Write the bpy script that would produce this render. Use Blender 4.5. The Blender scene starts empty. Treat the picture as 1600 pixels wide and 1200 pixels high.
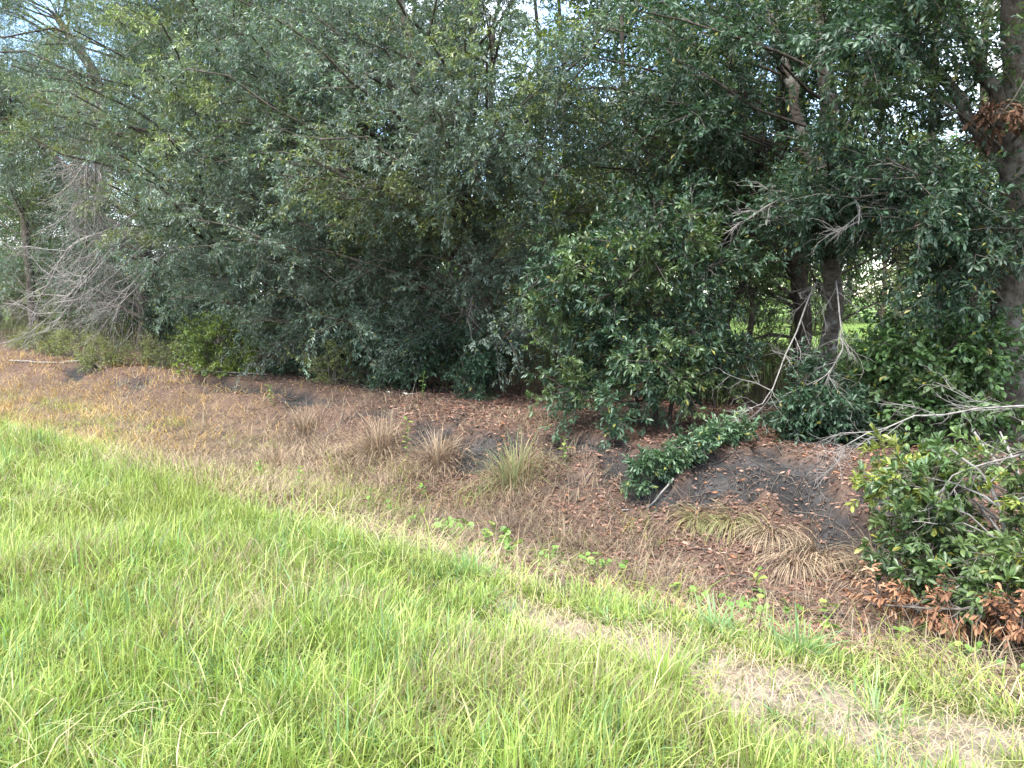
import bpy, math
import numpy as np
from math import radians

rng = np.random.default_rng(11)
scene = bpy.context.scene
COL = scene.collection

# ------------------------------------------------------------------ camera, sky, sun, exposure
cam_data = bpy.data.cameras.new("camera")
cam = bpy.data.objects.new("camera", cam_data)
COL.objects.link(cam)
cam.location = (0, 0, 1.6)
cam.rotation_euler = (radians(90 - 6.7), 0, 0)
cam_data.sensor_width = 36
cam_data.sensor_fit = 'HORIZONTAL'
cam_data.lens = 27
cam_data.clip_start = 0.05
cam_data.clip_end = 2000
scene.camera = cam

SUN_EL, SUN_AZ = radians(62), radians(218)      # azimuth clockwise from +Y: behind the camera, to the left
world = bpy.data.worlds.new("World")
scene.world = world
world.use_nodes = True
wn, wl = world.node_tree.nodes, world.node_tree.links
wn.clear()
w_out = wn.new("ShaderNodeOutputWorld")
w_bg = wn.new("ShaderNodeBackground")
w_bg.inputs["Strength"].default_value = 0.125
sky = wn.new("ShaderNodeTexSky")
sky.sky_type = 'NISHITA'
sky.sun_disc = False
sky.sun_elevation = SUN_EL
sky.sun_rotation = SUN_AZ
sky.air_density = 1.0
sky.dust_density = 0.3
sky.ozone_density = 2.0
w_tc = wn.new("ShaderNodeTexCoord")
w_noise = wn.new("ShaderNodeTexNoise")
w_noise.inputs["Scale"].default_value = 2.6
w_noise.inputs["Detail"].default_value = 6
w_noise.inputs["Roughness"].default_value = 0.55
w_ramp = wn.new("ShaderNodeValToRGB")
w_ramp.color_ramp.elements[0].position = 0.44
w_ramp.color_ramp.elements[1].position = 0.60
w_mix = wn.new("ShaderNodeMix")
w_mix.data_type = 'RGBA'
w_mix.inputs[7].default_value = (5.6, 5.8, 6.1, 1)
w_map = wn.new("ShaderNodeMapping")
w_map.inputs["Location"].default_value = (7.4, 2.6, 1.8)
wl.new(w_tc.outputs["Generated"], w_map.inputs["Vector"])
wl.new(w_map.outputs[0], w_noise.inputs["Vector"])
wl.new(w_noise.outputs["Fac"], w_ramp.inputs["Fac"])
wl.new(w_ramp.outputs["Color"], w_mix.inputs[0])
wl.new(sky.outputs["Color"], w_mix.inputs[6])
wl.new(w_mix.outputs[2], w_bg.inputs["Color"])
wl.new(w_bg.outputs[0], w_out.inputs[0])

sun_data = bpy.data.lights.new("sun", 'SUN')
sun_data.energy = 2.0
sun_data.angle = radians(28)
sun_data.color = (1.0, 0.96, 0.9)
sun = bpy.data.objects.new("sun", sun_data)
COL.objects.link(sun)
sun.rotation_euler = (radians(90) - SUN_EL, 0, -SUN_AZ + math.pi)
sun.location = (-10, -15, 30)

scene.view_settings.view_transform = 'Standard'
scene.view_settings.look = 'None'
scene.view_settings.gamma = 1
scene.view_settings.use_curve_mapping = False
scene.view_settings.exposure = 2.45
scene.render.engine = 'CYCLES'
cy = scene.cycles
cy.max_bounces = 6
cy.diffuse_bounces = 3
cy.glossy_bounces = 2
cy.transmission_bounces = 4

# ------------------------------------------------------------------ frame of the place: u along the wood's edge, v away from the road
ANG = radians(37.1)
CA, SA = math.cos(ANG), math.sin(ANG)


def W(u, v, z):
    u, v, z = np.broadcast_arrays(np.asarray(u, float), np.asarray(v, float), np.asarray(z, float))
    return np.stack([u * CA + v * SA, -u * SA + v * CA, z], -1)


def UV(P):
    return P[..., 0] * CA - P[..., 1] * SA, P[..., 0] * SA + P[..., 1] * CA


def vnoise(x, y, seed=0):
    x, y = np.broadcast_arrays(np.asarray(x, float), np.asarray(y, float))
    xi, yi = np.floor(x).astype(np.int64), np.floor(y).astype(np.int64)
    fx, fy = x - xi, y - yi
    fx, fy = fx * fx * (3 - 2 * fx), fy * fy * (3 - 2 * fy)

    def h(a, b):
        k = (a * 374761393 + b * 668265263 + seed * 974634777) & 0x7fffffff
        k = ((k ^ (k >> 13)) * 1274126177) & 0x7fffffff
        return ((k ^ (k >> 16)) & 0xffff) / 65535.0
    return ((h(xi, yi) * (1 - fx) + h(xi + 1, yi) * fx) * (1 - fy)
            + (h(xi, yi + 1) * (1 - fx) + h(xi + 1, yi + 1) * fx) * fy)


def fbm(x, y, seed=0, octv=4):
    s, a, t = 0.0, 0.5, 0.0
    for i in range(octv):
        s = s + a * vnoise(np.asarray(x) * 2 ** i, np.asarray(y) * 2 ** i, seed + i * 17)
        t += a
        a *= 0.5
    return s / t


def sstep(a, b, x):
    t = np.clip((x - a) / (b - a), 0, 1)
    return t * t * (3 - 2 * t)


PV = [-60, 0, 2.5, 3.3, 3.8, 4.4, 5.0, 5.6, 6.25, 6.95, 7.5, 8, 9, 12, 20, 500]
PZ = [.05, 0, 0, -.03, -.12, -.34, -.50, -.52, -.40, .02, .10, .10, .06, .05, 0, 0]
# bare eroded soil on the bank: u, v, half length, half width
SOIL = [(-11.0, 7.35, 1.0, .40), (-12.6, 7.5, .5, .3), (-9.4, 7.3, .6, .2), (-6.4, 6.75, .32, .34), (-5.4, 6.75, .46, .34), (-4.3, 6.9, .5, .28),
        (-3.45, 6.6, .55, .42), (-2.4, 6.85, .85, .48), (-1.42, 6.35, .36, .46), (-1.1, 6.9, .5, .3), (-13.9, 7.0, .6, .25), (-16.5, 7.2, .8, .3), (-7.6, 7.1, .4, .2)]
# worn sandy gaps in the verge
BARE = [(-2.2, 3.12, .3, .12), (-1.9, 3.0, .36, .2), (-1.5, 3.02, .38, .22), (-1.2, 3.05, .34, .22), (-.95, 2.98, .32, .26), (-.68, 2.95, .3, .26), (-.42, 2.88, .28, .22), (-.8, 2.72, .22, .12),
        (-2.5, 3.42, .35, .07), (-3.2, 3.62, .5, .06), (-4.0, 3.7, .5, .05), (-.1, 3.2, .25, .12), (.3, 2.7, .4, .15)]


def blobmask(u, v, blobs, seed, soft=.55):
    m = np.zeros(np.broadcast(u, v).shape)
    w = (fbm(np.asarray(u) * 3.6, np.asarray(v) * 3.6, seed) - .5) * (2.3 if seed == 5 else 1.9)
    for (a, b, ru, rv) in blobs:
        d = np.hypot((u - a) / ru, (v - b) / rv)
        m = np.maximum(m, 1 - sstep(1 - soft / 2, 1 + soft / 2, d + w))
    return m


def soilmask(u, v):
    return blobmask(u, v, SOIL, 5)


def baremask(u, v):
    return blobmask(u, v, BARE, 9, .9)


def ground(u, v):
    u, v = np.asarray(u, float), np.asarray(v, float)
    wig = (fbm(u * .55, v * .25, 21, 3) - .5) * .9 * sstep(3.4, 4.6, v) * (1 - sstep(8.5, 10, v))
    z = np.interp(v + wig, PV, PZ)
    near = (1 - sstep(16, 30, np.abs(v))) * (1 - sstep(30, 50, np.abs(u)))
    rough = .25 + .75 * sstep(3.6, 4.6, v) * (1 - sstep(9, 12, v))
    z = z + near * rough * ((fbm(u * 2.2, v * 2.2, 31, 3) - .5) * .12 + (fbm(u * 7, v * 7, 41, 2) - .5) * .05)
    bank = sstep(3.5, 4.2, v) * (1 - sstep(8, 9, v))
    if np.any(bank > 0):
        z = z - bank * soilmask(u, v) * (.12 + .07 * (fbm(u * 9, v * 9, 43, 3) - .5))
    z = z + (fbm(u * .9, v * .9, 77, 2) - .5) * .06 * (1 - sstep(3.2, 3.8, v)) * near
    return z


# ------------------------------------------------------------------ mesh helpers
def norm(a):
    return a / np.maximum(np.linalg.norm(a, axis=-1, keepdims=True), 1e-9)


def raw_mesh(name, V, F, mat, col=None, smooth=False):
    me = bpy.data.meshes.new(name)
    V = np.ascontiguousarray(V, np.float32)
    F = np.ascontiguousarray(F, np.int32)
    m, k = F.shape
    me.vertices.add(len(V))
    me.vertices.foreach_set("co", V.ravel())
    me.loops.add(m * k)
    me.loops.foreach_set("vertex_index", F.ravel())
    me.polygons.add(m)
    me.polygons.foreach_set("loop_start", np.arange(0, m * k, k, dtype=np.int32))
    if smooth:
        me.polygons.foreach_set("use_smooth", np.ones(m, bool))
    if col is not None:
        a = me.color_attributes.new("col", 'FLOAT_COLOR', 'POINT')
        c = np.ones((len(V), 4), np.float32)
        c[:, :3] = np.clip(col, 0, 1)
        a.data.foreach_set("color", c.ravel())
    me.update(calc_edges=True)
    me.materials.append(mat)
    return me


def build(name, V, F, mat, parent=None, col=None, smooth=False):
    V = np.asarray(V, float)
    if parent is not None:
        V = V - np.array(parent.location)
    me = raw_mesh(name, V, F, mat, col, smooth)
    o = bpy.data.objects.new(name, me)
    COL.objects.link(o)
    o.parent = parent
    return o


def tag(o, label=None, cat=None, group=None, kind=None):
    if label: o["label"] = label
    if cat: o["category"] = cat
    if group: o["group"] = group
    if kind: o["kind"] = kind
    return o


def thing(name, loc, label, cat, group=None):
    o = bpy.data.objects.new(name, None)
    COL.objects.link(o)
    o.location = [float(x) for x in loc]
    o.empty_display_size = .1
    return tag(o, label, cat, group)


def tubes(P, R, S):
    """P (n,K,3), R (n,K) -> verts, quads (closed at the tip by tapering)."""
    n, K, _ = P.shape
    Tn = np.gradient(P, axis=1)
    Tn = norm(Tn)
    mean = norm(P[:, -1] - P[:, 0])
    ref = np.where(np.abs(mean[:, 2:3]) < .85, np.array([[0, 0, 1.]]), np.array([[1., 0, 0]]))[:, None, :]
    A = norm(np.cross(Tn, ref))
    B = np.cross(Tn, A)
    th = np.linspace(0, 2 * math.pi, S, endpoint=False)
    V = P[:, :, None, :] + R[:, :, None, None] * (A[:, :, None, :] * np.cos(th)[None, None, :, None]
                                                 + B[:, :, None, :] * np.sin(th)[None, None, :, None])
    i = np.arange(n)[:, None, None] * K * S + np.arange(K - 1)[None, :, None] * S
    s = np.arange(S)[None, None, :]
    s2 = (s + 1) % S
    F = np.stack([i + s, i + s2, i + S + s2, i + S + s], -1).reshape(-1, 4)
    return V.reshape(-1, 3), F


def cat_tubes(lst):
    Vs, Fs, o = [], [], 0
    for V, F in lst:
        Vs.append(V)
        Fs.append(F + o)
        o += len(V)
    return np.concatenate(Vs), np.concatenate(Fs)


def smooth_line(pts, n):
    """Catmull-Rom through pts."""
    p = np.asarray(pts, float)
    p = np.vstack([2 * p[0] - p[1], p, 2 * p[-1] - p[-2]])
    out = []
    m = len(p) - 3
    for t in np.linspace(0, m - 1e-6, n):
        i = int(t)
        f = t - i
        a, b, c, d = p[i:i + 4]
        out.append(.5 * (2 * b + (c - a) * f + (2 * a - 5 * b + 4 * c - d) * f * f + (3 * b - a - 3 * c + d) * f ** 3))
    return np.array(out)


def walk(P, D, L, K, curl, droop):
    n = len(P)
    pts = np.zeros((n, K, 3))
    pts[:, 0] = P
    d = norm(D)
    st = (L / (K - 1))[:, None]
    for k in range(1, K):
        d = norm(d + curl * rng.normal(size=(n, 3)) + np.array([0, 0, -droop * k / K]))
        pts[:, k] = pts[:, k - 1] + d * st
    return pts


def spawn(pts, m, t0, t1, a0, a1, flat=1.0, tang=None):
    """m children per path: start, direction, parent index, t."""
    n, K, _ = pts.shape
    t = (t0 + (t1 - t0) * (np.arange(m)[None, :] + rng.random((n, m))) / m)
    x = t * (K - 1)
    i = np.minimum(x.astype(int), K - 2)
    f = (x - i)[..., None]
    r = np.arange(n)[:, None]
    p = pts[r, i] * (1 - f) + pts[r, i + 1] * f
    tg = norm(pts[r, i + 1] - pts[r, i])
    q = rng.normal(size=(n, m, 3))
    q[..., 2] *= flat
    q = norm(q - (q * tg).sum(-1, keepdims=True) * tg)
    a = (a0 + (a1 - a0) * rng.random((n, m)))[..., None]
    d = np.cos(a) * tg + np.sin(a) * q
    par = np.repeat(np.arange(n), m)
    return p.reshape(-1, 3), d.reshape(-1, 3), par, t.reshape(-1)


# leaf outlines: x along the leaf (0..1), y across, z up
LEAF2 = (np.array([[0, 0, 0], [.58, .5, .06], [1, 0, -.06], [.58, -.5, .06]], float), np.array([[0, 2, 1], [0, 3, 2]]))
LEAF1 = (np.array([[0, 0, 0], [.6, .46, .05], [1, -.12, -.06]], float), np.array([[0, 2, 1]]))
LEAF4 = (np.array([[0, 0, 0], [.32, .34, .05], [.72, .5, .05], [1, 0, -.08], [.72, -.5, .05], [.32, -.34, .05]], float),
         np.array([[0, 3, 2], [0, 2, 1], [0, 5, 4], [0, 4, 3]]))
_xs = [0, .22, .48, .74, .93]
_wd = [.06, .24, .42, .5, .3]
_v = []
for _x, _w in zip(_xs, _wd):
    _zz = .10 * math.sin(_x * 2.6) - .16 * _x * _x
    _v += [[_x, _w, _zz + .16 * _w], [_x, 0, _zz], [_x, -_w, _zz + .16 * _w]]
_v.append([1.0, 0, -.14])
_f = []
for _i in range(4):
    _b = _i * 3
    for _q in ((0, 1, 4, 3), (1, 2, 5, 4)):
        _f += [[_b + _q[0], _b + _q[1], _b + _q[2]], [_b + _q[0], _b + _q[2], _b + _q[3]]]
_f += [[12, 13, 15], [13, 14, 15]]
LEAFN = (np.array(_v, float), np.array(_f))


def leaf_geo(shape, P, A, S, Nn, L, Wd, C):
    V0, F0 = shape
    n, k = len(P), len(V0)
    V = (P[:, None, :] + L[:, None, None] * V0[None, :, 0:1] * A[:, None, :]
         + Wd[:, None, None] * V0[None, :, 1:2] * S[:, None, :]
         + L[:, None, None] * V0[None, :, 2:3] * Nn[:, None, :])
    F = (F0[None] + (np.arange(n) * k)[:, None, None]).reshape(-1, 3)
    return V.reshape(-1, 3), F, np.repeat(C, k, axis=0)


def project(P):
    p = radians(6.7)
    x, y, z = P[:, 0], P[:, 1], P[:, 2] - 1.6
    depth = y * math.cos(p) - z * math.sin(p)
    up = y * math.sin(p) + z * math.cos(p)
    return x / np.maximum(depth, .01) * 1.5, up / np.maximum(depth, .01) * 2.0, depth     # frame is -1..1


# ------------------------------------------------------------------ materials
def new_mat(name):
    m = bpy.data.materials.new(name)
    m.use_nodes = True
    nt = m.node_tree
    nt.nodes.clear()
    out = nt.nodes.new("ShaderNodeOutputMaterial")
    return m, nt.nodes, nt.links, out


def foliage_mat(name, rough=.45, spec=.5, trans=.3, warm=(1.25, 1.3, .55), mottle=.25):
    m, n, l, out = new_mat(name)
    at = n.new("ShaderNodeAttribute")
    at.attribute_name = "col"
    tc = n.new("ShaderNodeTexCoord")
    nz = n.new("ShaderNodeTexNoise")
    nz.inputs["Scale"].default_value = 38
    nz.inputs["Detail"].default_value = 3
    l.new(tc.outputs["Object"], nz.inputs["Vector"])
    mr = n.new("ShaderNodeMapRange")
    mr.inputs["To Min"].default_value = 1 - mottle
    mr.inputs["To Max"].default_value = 1 + mottle
    l.new(nz.outputs["Fac"], mr.inputs["Value"])
    mul = n.new("ShaderNodeVectorMath")
    mul.operation = 'SCALE'
    l.new(at.outputs["Color"], mul.inputs[0])
    l.new(mr.outputs[0], mul.inputs["Scale"])
    b = n.new("ShaderNodeBsdfPrincipled")
    b.inputs["Roughness"].default_value = rough
    b.inputs["Specular IOR Level"].default_value = spec
    l.new(mul.outputs[0], b.inputs["Base Color"])
    if trans > 0:
        tr = n.new("ShaderNodeBsdfTranslucent")
        wm = n.new("ShaderNodeVectorMath")
        wm.operation = 'MULTIPLY'
        wm.inputs[1].default_value = warm
        l.new(mul.outputs[0], wm.inputs[0])
        l.new(wm.outputs[0], tr.inputs["Color"])
        mx = n.new("ShaderNodeMixShader")
        mx.inputs[0].default_value = trans
        l.new(b.outputs[0], mx.inputs[1])
        l.new(tr.outputs[0], mx.inputs[2])
        l.new(mx.outputs[0], out.inputs[0])
    else:
        l.new(b.outputs[0], out.inputs[0])
    return m


def bark_mat(name, dark, light, scale=(9, 9, 3), lichen=None, bump=.6):
    m, n, l, out = new_mat(name)
    tc = n.new("ShaderNodeTexCoord")
    mp = n.new("ShaderNodeMapping")
    mp.inputs["Scale"].default_value = scale
    l.new(tc.outputs["Object"], mp.inputs["Vector"])
    nz = n.new("ShaderNodeTexNoise")
    nz.inputs["Scale"].default_value = 2.2
    nz.inputs["Detail"].default_value = 8
    nz.inputs["Roughness"].default_value = .68
    l.new(mp.outputs[0], nz.inputs["Vector"])
    rp = n.new("ShaderNodeValToRGB")
    rp.color_ramp.elements[0].position = .36
    rp.color_ramp.elements[0].color = (*dark, 1)
    rp.color_ramp.elements[1].position = .64
    rp.color_ramp.elements[1].color = (*light, 1)
    l.new(nz.outputs["Fac"], rp.inputs["Fac"])
    b = n.new("ShaderNodeBsdfPrincipled")
    b.inputs["Roughness"].default_value = .9
    b.inputs["Specular IOR Level"].default_value = .2
    last = rp.outputs["Color"]
    if lichen:
        n2 = n.new("ShaderNodeTexNoise")
        n2.inputs["Scale"].default_value = 5.5
        n2.inputs["Detail"].default_value = 5
        l.new(tc.outputs["Object"], n2.inputs["Vector"])
        r2 = n.new("ShaderNodeValToRGB")
        r2.color_ramp.elements[0].position = .54
        r2.color_ramp.elements[1].position = .62
        l.new(n2.outputs["Fac"], r2.inputs["Fac"])
        mx = n.new("ShaderNodeMix")
        mx.data_type = 'RGBA'
        l.new(r2.outputs["Color"], mx.inputs[0])
        l.new(last, mx.inputs[6])
        mx.inputs[7].default_value = (*lichen, 1)
        last = mx.outputs[2]
    l.new(last, b.inputs["Base Color"])
    bp = n.new("ShaderNodeBump")
    bp.inputs["Strength"].default_value = bump
    bp.inputs["Distance"].default_value = .03
    l.new(nz.outputs["Fac"], bp.inputs["Height"])
    l.new(bp.outputs[0], b.inputs["Normal"])
    l.new(b.outputs[0], out.inputs[0])
    return m


def ground_mat(name):
    m, n, l, out = new_mat(name)
    at = n.new("ShaderNodeAttribute")
    at.attribute_name = "col"
    tc = n.new("ShaderNodeTexCoord")
    nz = n.new("ShaderNodeTexNoise")
    nz.inputs["Scale"].default_value = 26
    nz.inputs["Detail"].default_value = 9
    nz.inputs["Roughness"].default_value = .7
    l.new(tc.outputs["Object"], nz.inputs["Vector"])
    mr = n.new("ShaderNodeMapRange")
    mr.inputs["From Min"].default_value = .25
    mr.inputs["From Max"].default_value = .75
    mr.inputs["To Min"].default_value = .45
    mr.inputs["To Max"].default_value = 1.6
    l.new(nz.outputs["Fac"], mr.inputs["Value"])
    mul = n.new("ShaderNodeVectorMath")
    mul.operation = 'SCALE'
    l.new(at.outputs["Color"], mul.inputs[0])
    l.new(mr.outputs[0], mul.inputs["Scale"])
    b = n.new("ShaderNodeBsdfPrincipled")
    b.inputs["Roughness"].default_value = .95
    b.inputs["Specular IOR Level"].default_value = .15
    l.new(mul.outputs[0], b.inputs["Base Color"])
    bp = n.new("ShaderNodeBump")
    bp.inputs["Strength"].default_value = .7
    bp.inputs["Distance"].default_value = .03
    l.new(nz.outputs["Fac"], bp.inputs["Height"])
    l.new(bp.outputs[0], b.inputs["Normal"])
    l.new(b.outputs[0], out.inputs[0])
    return m


M_LEAF = foliage_mat("oak_leaf", rough=.47, spec=.6, trans=.26, warm=(1.0, 1.2, .62))
M_GLOSS = foliage_mat("glossy_leaf", rough=.42, spec=.55, trans=.25, warm=(1.05, 1.25, .55))
M_GRASS = foliage_mat("grass_blade", rough=.5, spec=.4, trans=.35, warm=(1.1, 1.1, .7), mottle=.12)
M_DRY = foliage_mat("dry_leaf", rough=.75, spec=.25, trans=.12, warm=(1.1, .9, .7))
M_BARK = bark_mat("grey_brown_bark", (.045, .036, .028), (.16, .135, .11))
M_PALE = bark_mat("pale_blotched_bark", (.045, .036, .028), (.17, .145, .118), (5, 5, 11), (.24, .23, .205), .9)
M_DARKBARK = bark_mat("dark_bark", (.025, .02, .016), (.09, .072, .058))
M_TWIG = bark_mat("twig_bark", (.06, .05, .04), (.15, .13, .11), bump=.2)
M_DEADWOOD = bark_mat("weathered_dead_wood", (.15, .135, .12), (.33, .305, .28), bump=.2)
M_DEADGREY = bark_mat("grey_dead_wood", (.11, .098, .088), (.25, .225, .205), bump=.2)
M_RIGHT = bark_mat("dark_lichened_bark", (.035, .028, .022), (.12, .10, .08), (7, 7, 5), (.125, .115, .10), .9)
M_GROUND = ground_mat("soil_and_litter")

# ------------------------------------------------------------------ ground sheets
def axis(*segs):
    out = []
    for a, b, st in segs:
        out.append(np.arange(a, b - 1e-6, st))
    return np.concatenate(out + [[segs[-1][1]]])


U_FINE = axis((-400, -120, 40), (-120, -40, 5), (-40, -22, .5), (-22, -9, .16), (-9, 2.5, .065), (2.5, 10, .5), (10, 60, 5), (60, 400, 40))
U_MID = axis((-400, -120, 40), (-120, -40, 5), (-40, 8, .4), (8, 60, 4), (60, 400, 40))


def ground_colour(u, v):
    n1, n2 = fbm(u * 1.3, v * 1.3, 51), fbm(u * 4.5, v * 4.5, 52)
    verge = np.array([.085, .088, .035])
    sand = np.array([.24, .20, .155])
    litter = np.array([.095, .062, .045])
    tan = np.array([.115, .085, .06])
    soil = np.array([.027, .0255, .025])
    floor = np.array([.085, .058, .042])
    field = np.array([.13, .20, .05])

    def mix(a, b, t):
        return a * (1 - t[..., None]) + b * t[..., None]
    c = np.broadcast_to(verge, u.shape + (3,)).copy()
    c = mix(c, sand, np.clip(baremask(u, v), 0, 1) * (1 - sstep(3.8, 4.2, v)))
    leftness = sstep(-5, -9, u + (n1 - .5) * 3)
    bankc = mix(np.broadcast_to(litter, c.shape), tan, leftness * (1 - sstep(6.0, 7.0, v)))
    c = mix(c, bankc, sstep(3.55, 3.95, v + (n1 - .5) * .5))
    c = mix(c, np.broadcast_to(floor, c.shape), sstep(7.5, 9, v))
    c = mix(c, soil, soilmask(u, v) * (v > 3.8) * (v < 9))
    c = mix(c, field, sstep(13, 15, v))
    dust = sstep(.5, .75, fbm(u * 6, v * 6, 55, 3)) * soilmask(u, v) * .5
    c = mix(c, np.broadcast_to(np.array([.075, .072, .069]), c.shape), dust)
    c = c * (.6 + .8 * n2)[..., None]
    return c


def sheet(name, ua, va):
    uu, vv = np.meshgrid(ua, va, indexing='ij')
    P = W(uu, vv, ground(uu, vv))
    nu, nv = uu.shape
    i = (np.arange(nu - 1)[:, None] * nv + np.arange(nv - 1)[None, :])
    F = np.stack([i, i + nv, i + nv + 1, i + 1], -1).reshape(-1, 4)
    o = build(name, P.reshape(-1, 3), F, M_GROUND, None, ground_colour(uu, vv).reshape(-1, 3), True)
    tag(o, kind='structure')
    return o


sheet("grass_verge", U_FINE, axis((-300, -60, 40), (-60, -4, 4), (-4, 1.5, .3), (1.5, 3.7, .07)))
sheet("ditch_bank", U_FINE, axis((3.7, 8.3, .065)))
sheet("forest_floor", U_MID, axis((8.3, 14.3, .2)))
sheet("meadow_ground", U_MID, axis((14.3, 24, .6), (24, 60, 4), (60, 500, 40)))


# ------------------------------------------------------------------ woody plants
def foliage(subs, par_tint, n_tw, n_lf, tw_len, leaf, tip_bias=.1):
    """twigs and leaves on sub branches. returns twig tubes and leaf arrays."""
    P, D, par, t = spawn(subs, n_tw, .12, 1.0, .5, 1.15, .8)
    L = tw_len * (.55 + .9 * rng.random(len(P)))
    tw = walk(P, D, L, 3, .12, leaf.get('droop', .12))
    tint = par_tint[par] * (1 + .16 * rng.normal(size=(len(P), 1)))
    lp, ld, lpar, lt = spawn(tw, n_lf, tip_bias, 1.0, .55, 1.15, .7)
    A = norm(ld + np.array([0, 0, -leaf.get('hang', .15)]))
    up = np.array([0, 0, 1.]) + leaf.get('tumble', .55) * rng.normal(size=A.shape)
    Nn = norm(up - (up * A).sum(-1, keepdims=True) * A)
    S = np.cross(Nn, A)
    ln = leaf['len'] * (.6 + .65 * rng.random(len(A)))
    wd = ln * leaf['ratio'] * (.85 + .3 * rng.random(len(A)))
    C = tint[lpar] * (1 + .18 * rng.normal(size=(len(A), 1)))
    yl = rng.random(len(A)) < leaf.get('yellow', .02)
    C[yl] = np.array([.26, .24, .05]) * (.7 + .5 * rng.random((yl.sum(), 1)))
    return tw, (lp, A, S, Nn, ln, wd, np.clip(C, .008, .6))


_leaf_meshes = {}


def leaf_part_mesh(ratio, tint, mat):
    key = (round(ratio, 2), tuple(np.round(tint, 3)), mat.name)
    if key not in _leaf_meshes:
        V0, F0 = LEAFN
        V = V0 * np.array([1, ratio, 1])
        C = np.broadcast_to(np.array(tint), V.shape)
        _leaf_meshes[key] = raw_mesh("leaf", V, F0, mat, C, True)
    return _leaf_meshes[key]


def add_leaf_parts(root, arr, idx, ratio, mat):
    from mathutils import Matrix
    lp, A, S, Nn, ln, wd, C = arr
    palette = [C[idx].mean(0) * k for k in (.7, .9, 1.1, 1.35)]
    lum = C[idx].sum(1)
    order = np.argsort(np.argsort(lum)) * 4 // max(len(idx), 1)
    base = np.array(root.location)
    for j, i in enumerate(idx):
        o = bpy.data.objects.new("leaf", leaf_part_mesh(ratio, palette[min(order[j], 3)], mat))
        s = ln[i]
        m = Matrix(((A[i][0], S[i][0], Nn[i][0], 0), (A[i][1], S[i][1], Nn[i][1], 0), (A[i][2], S[i][2], Nn[i][2], 0), (0, 0, 0, 1)))
        m = Matrix.Translation([float(x) for x in lp[i] - base]) @ m @ Matrix.Scale(float(s), 4)
        COL.objects.link(o)
        o.parent = root
        o.matrix_local = m


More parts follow.
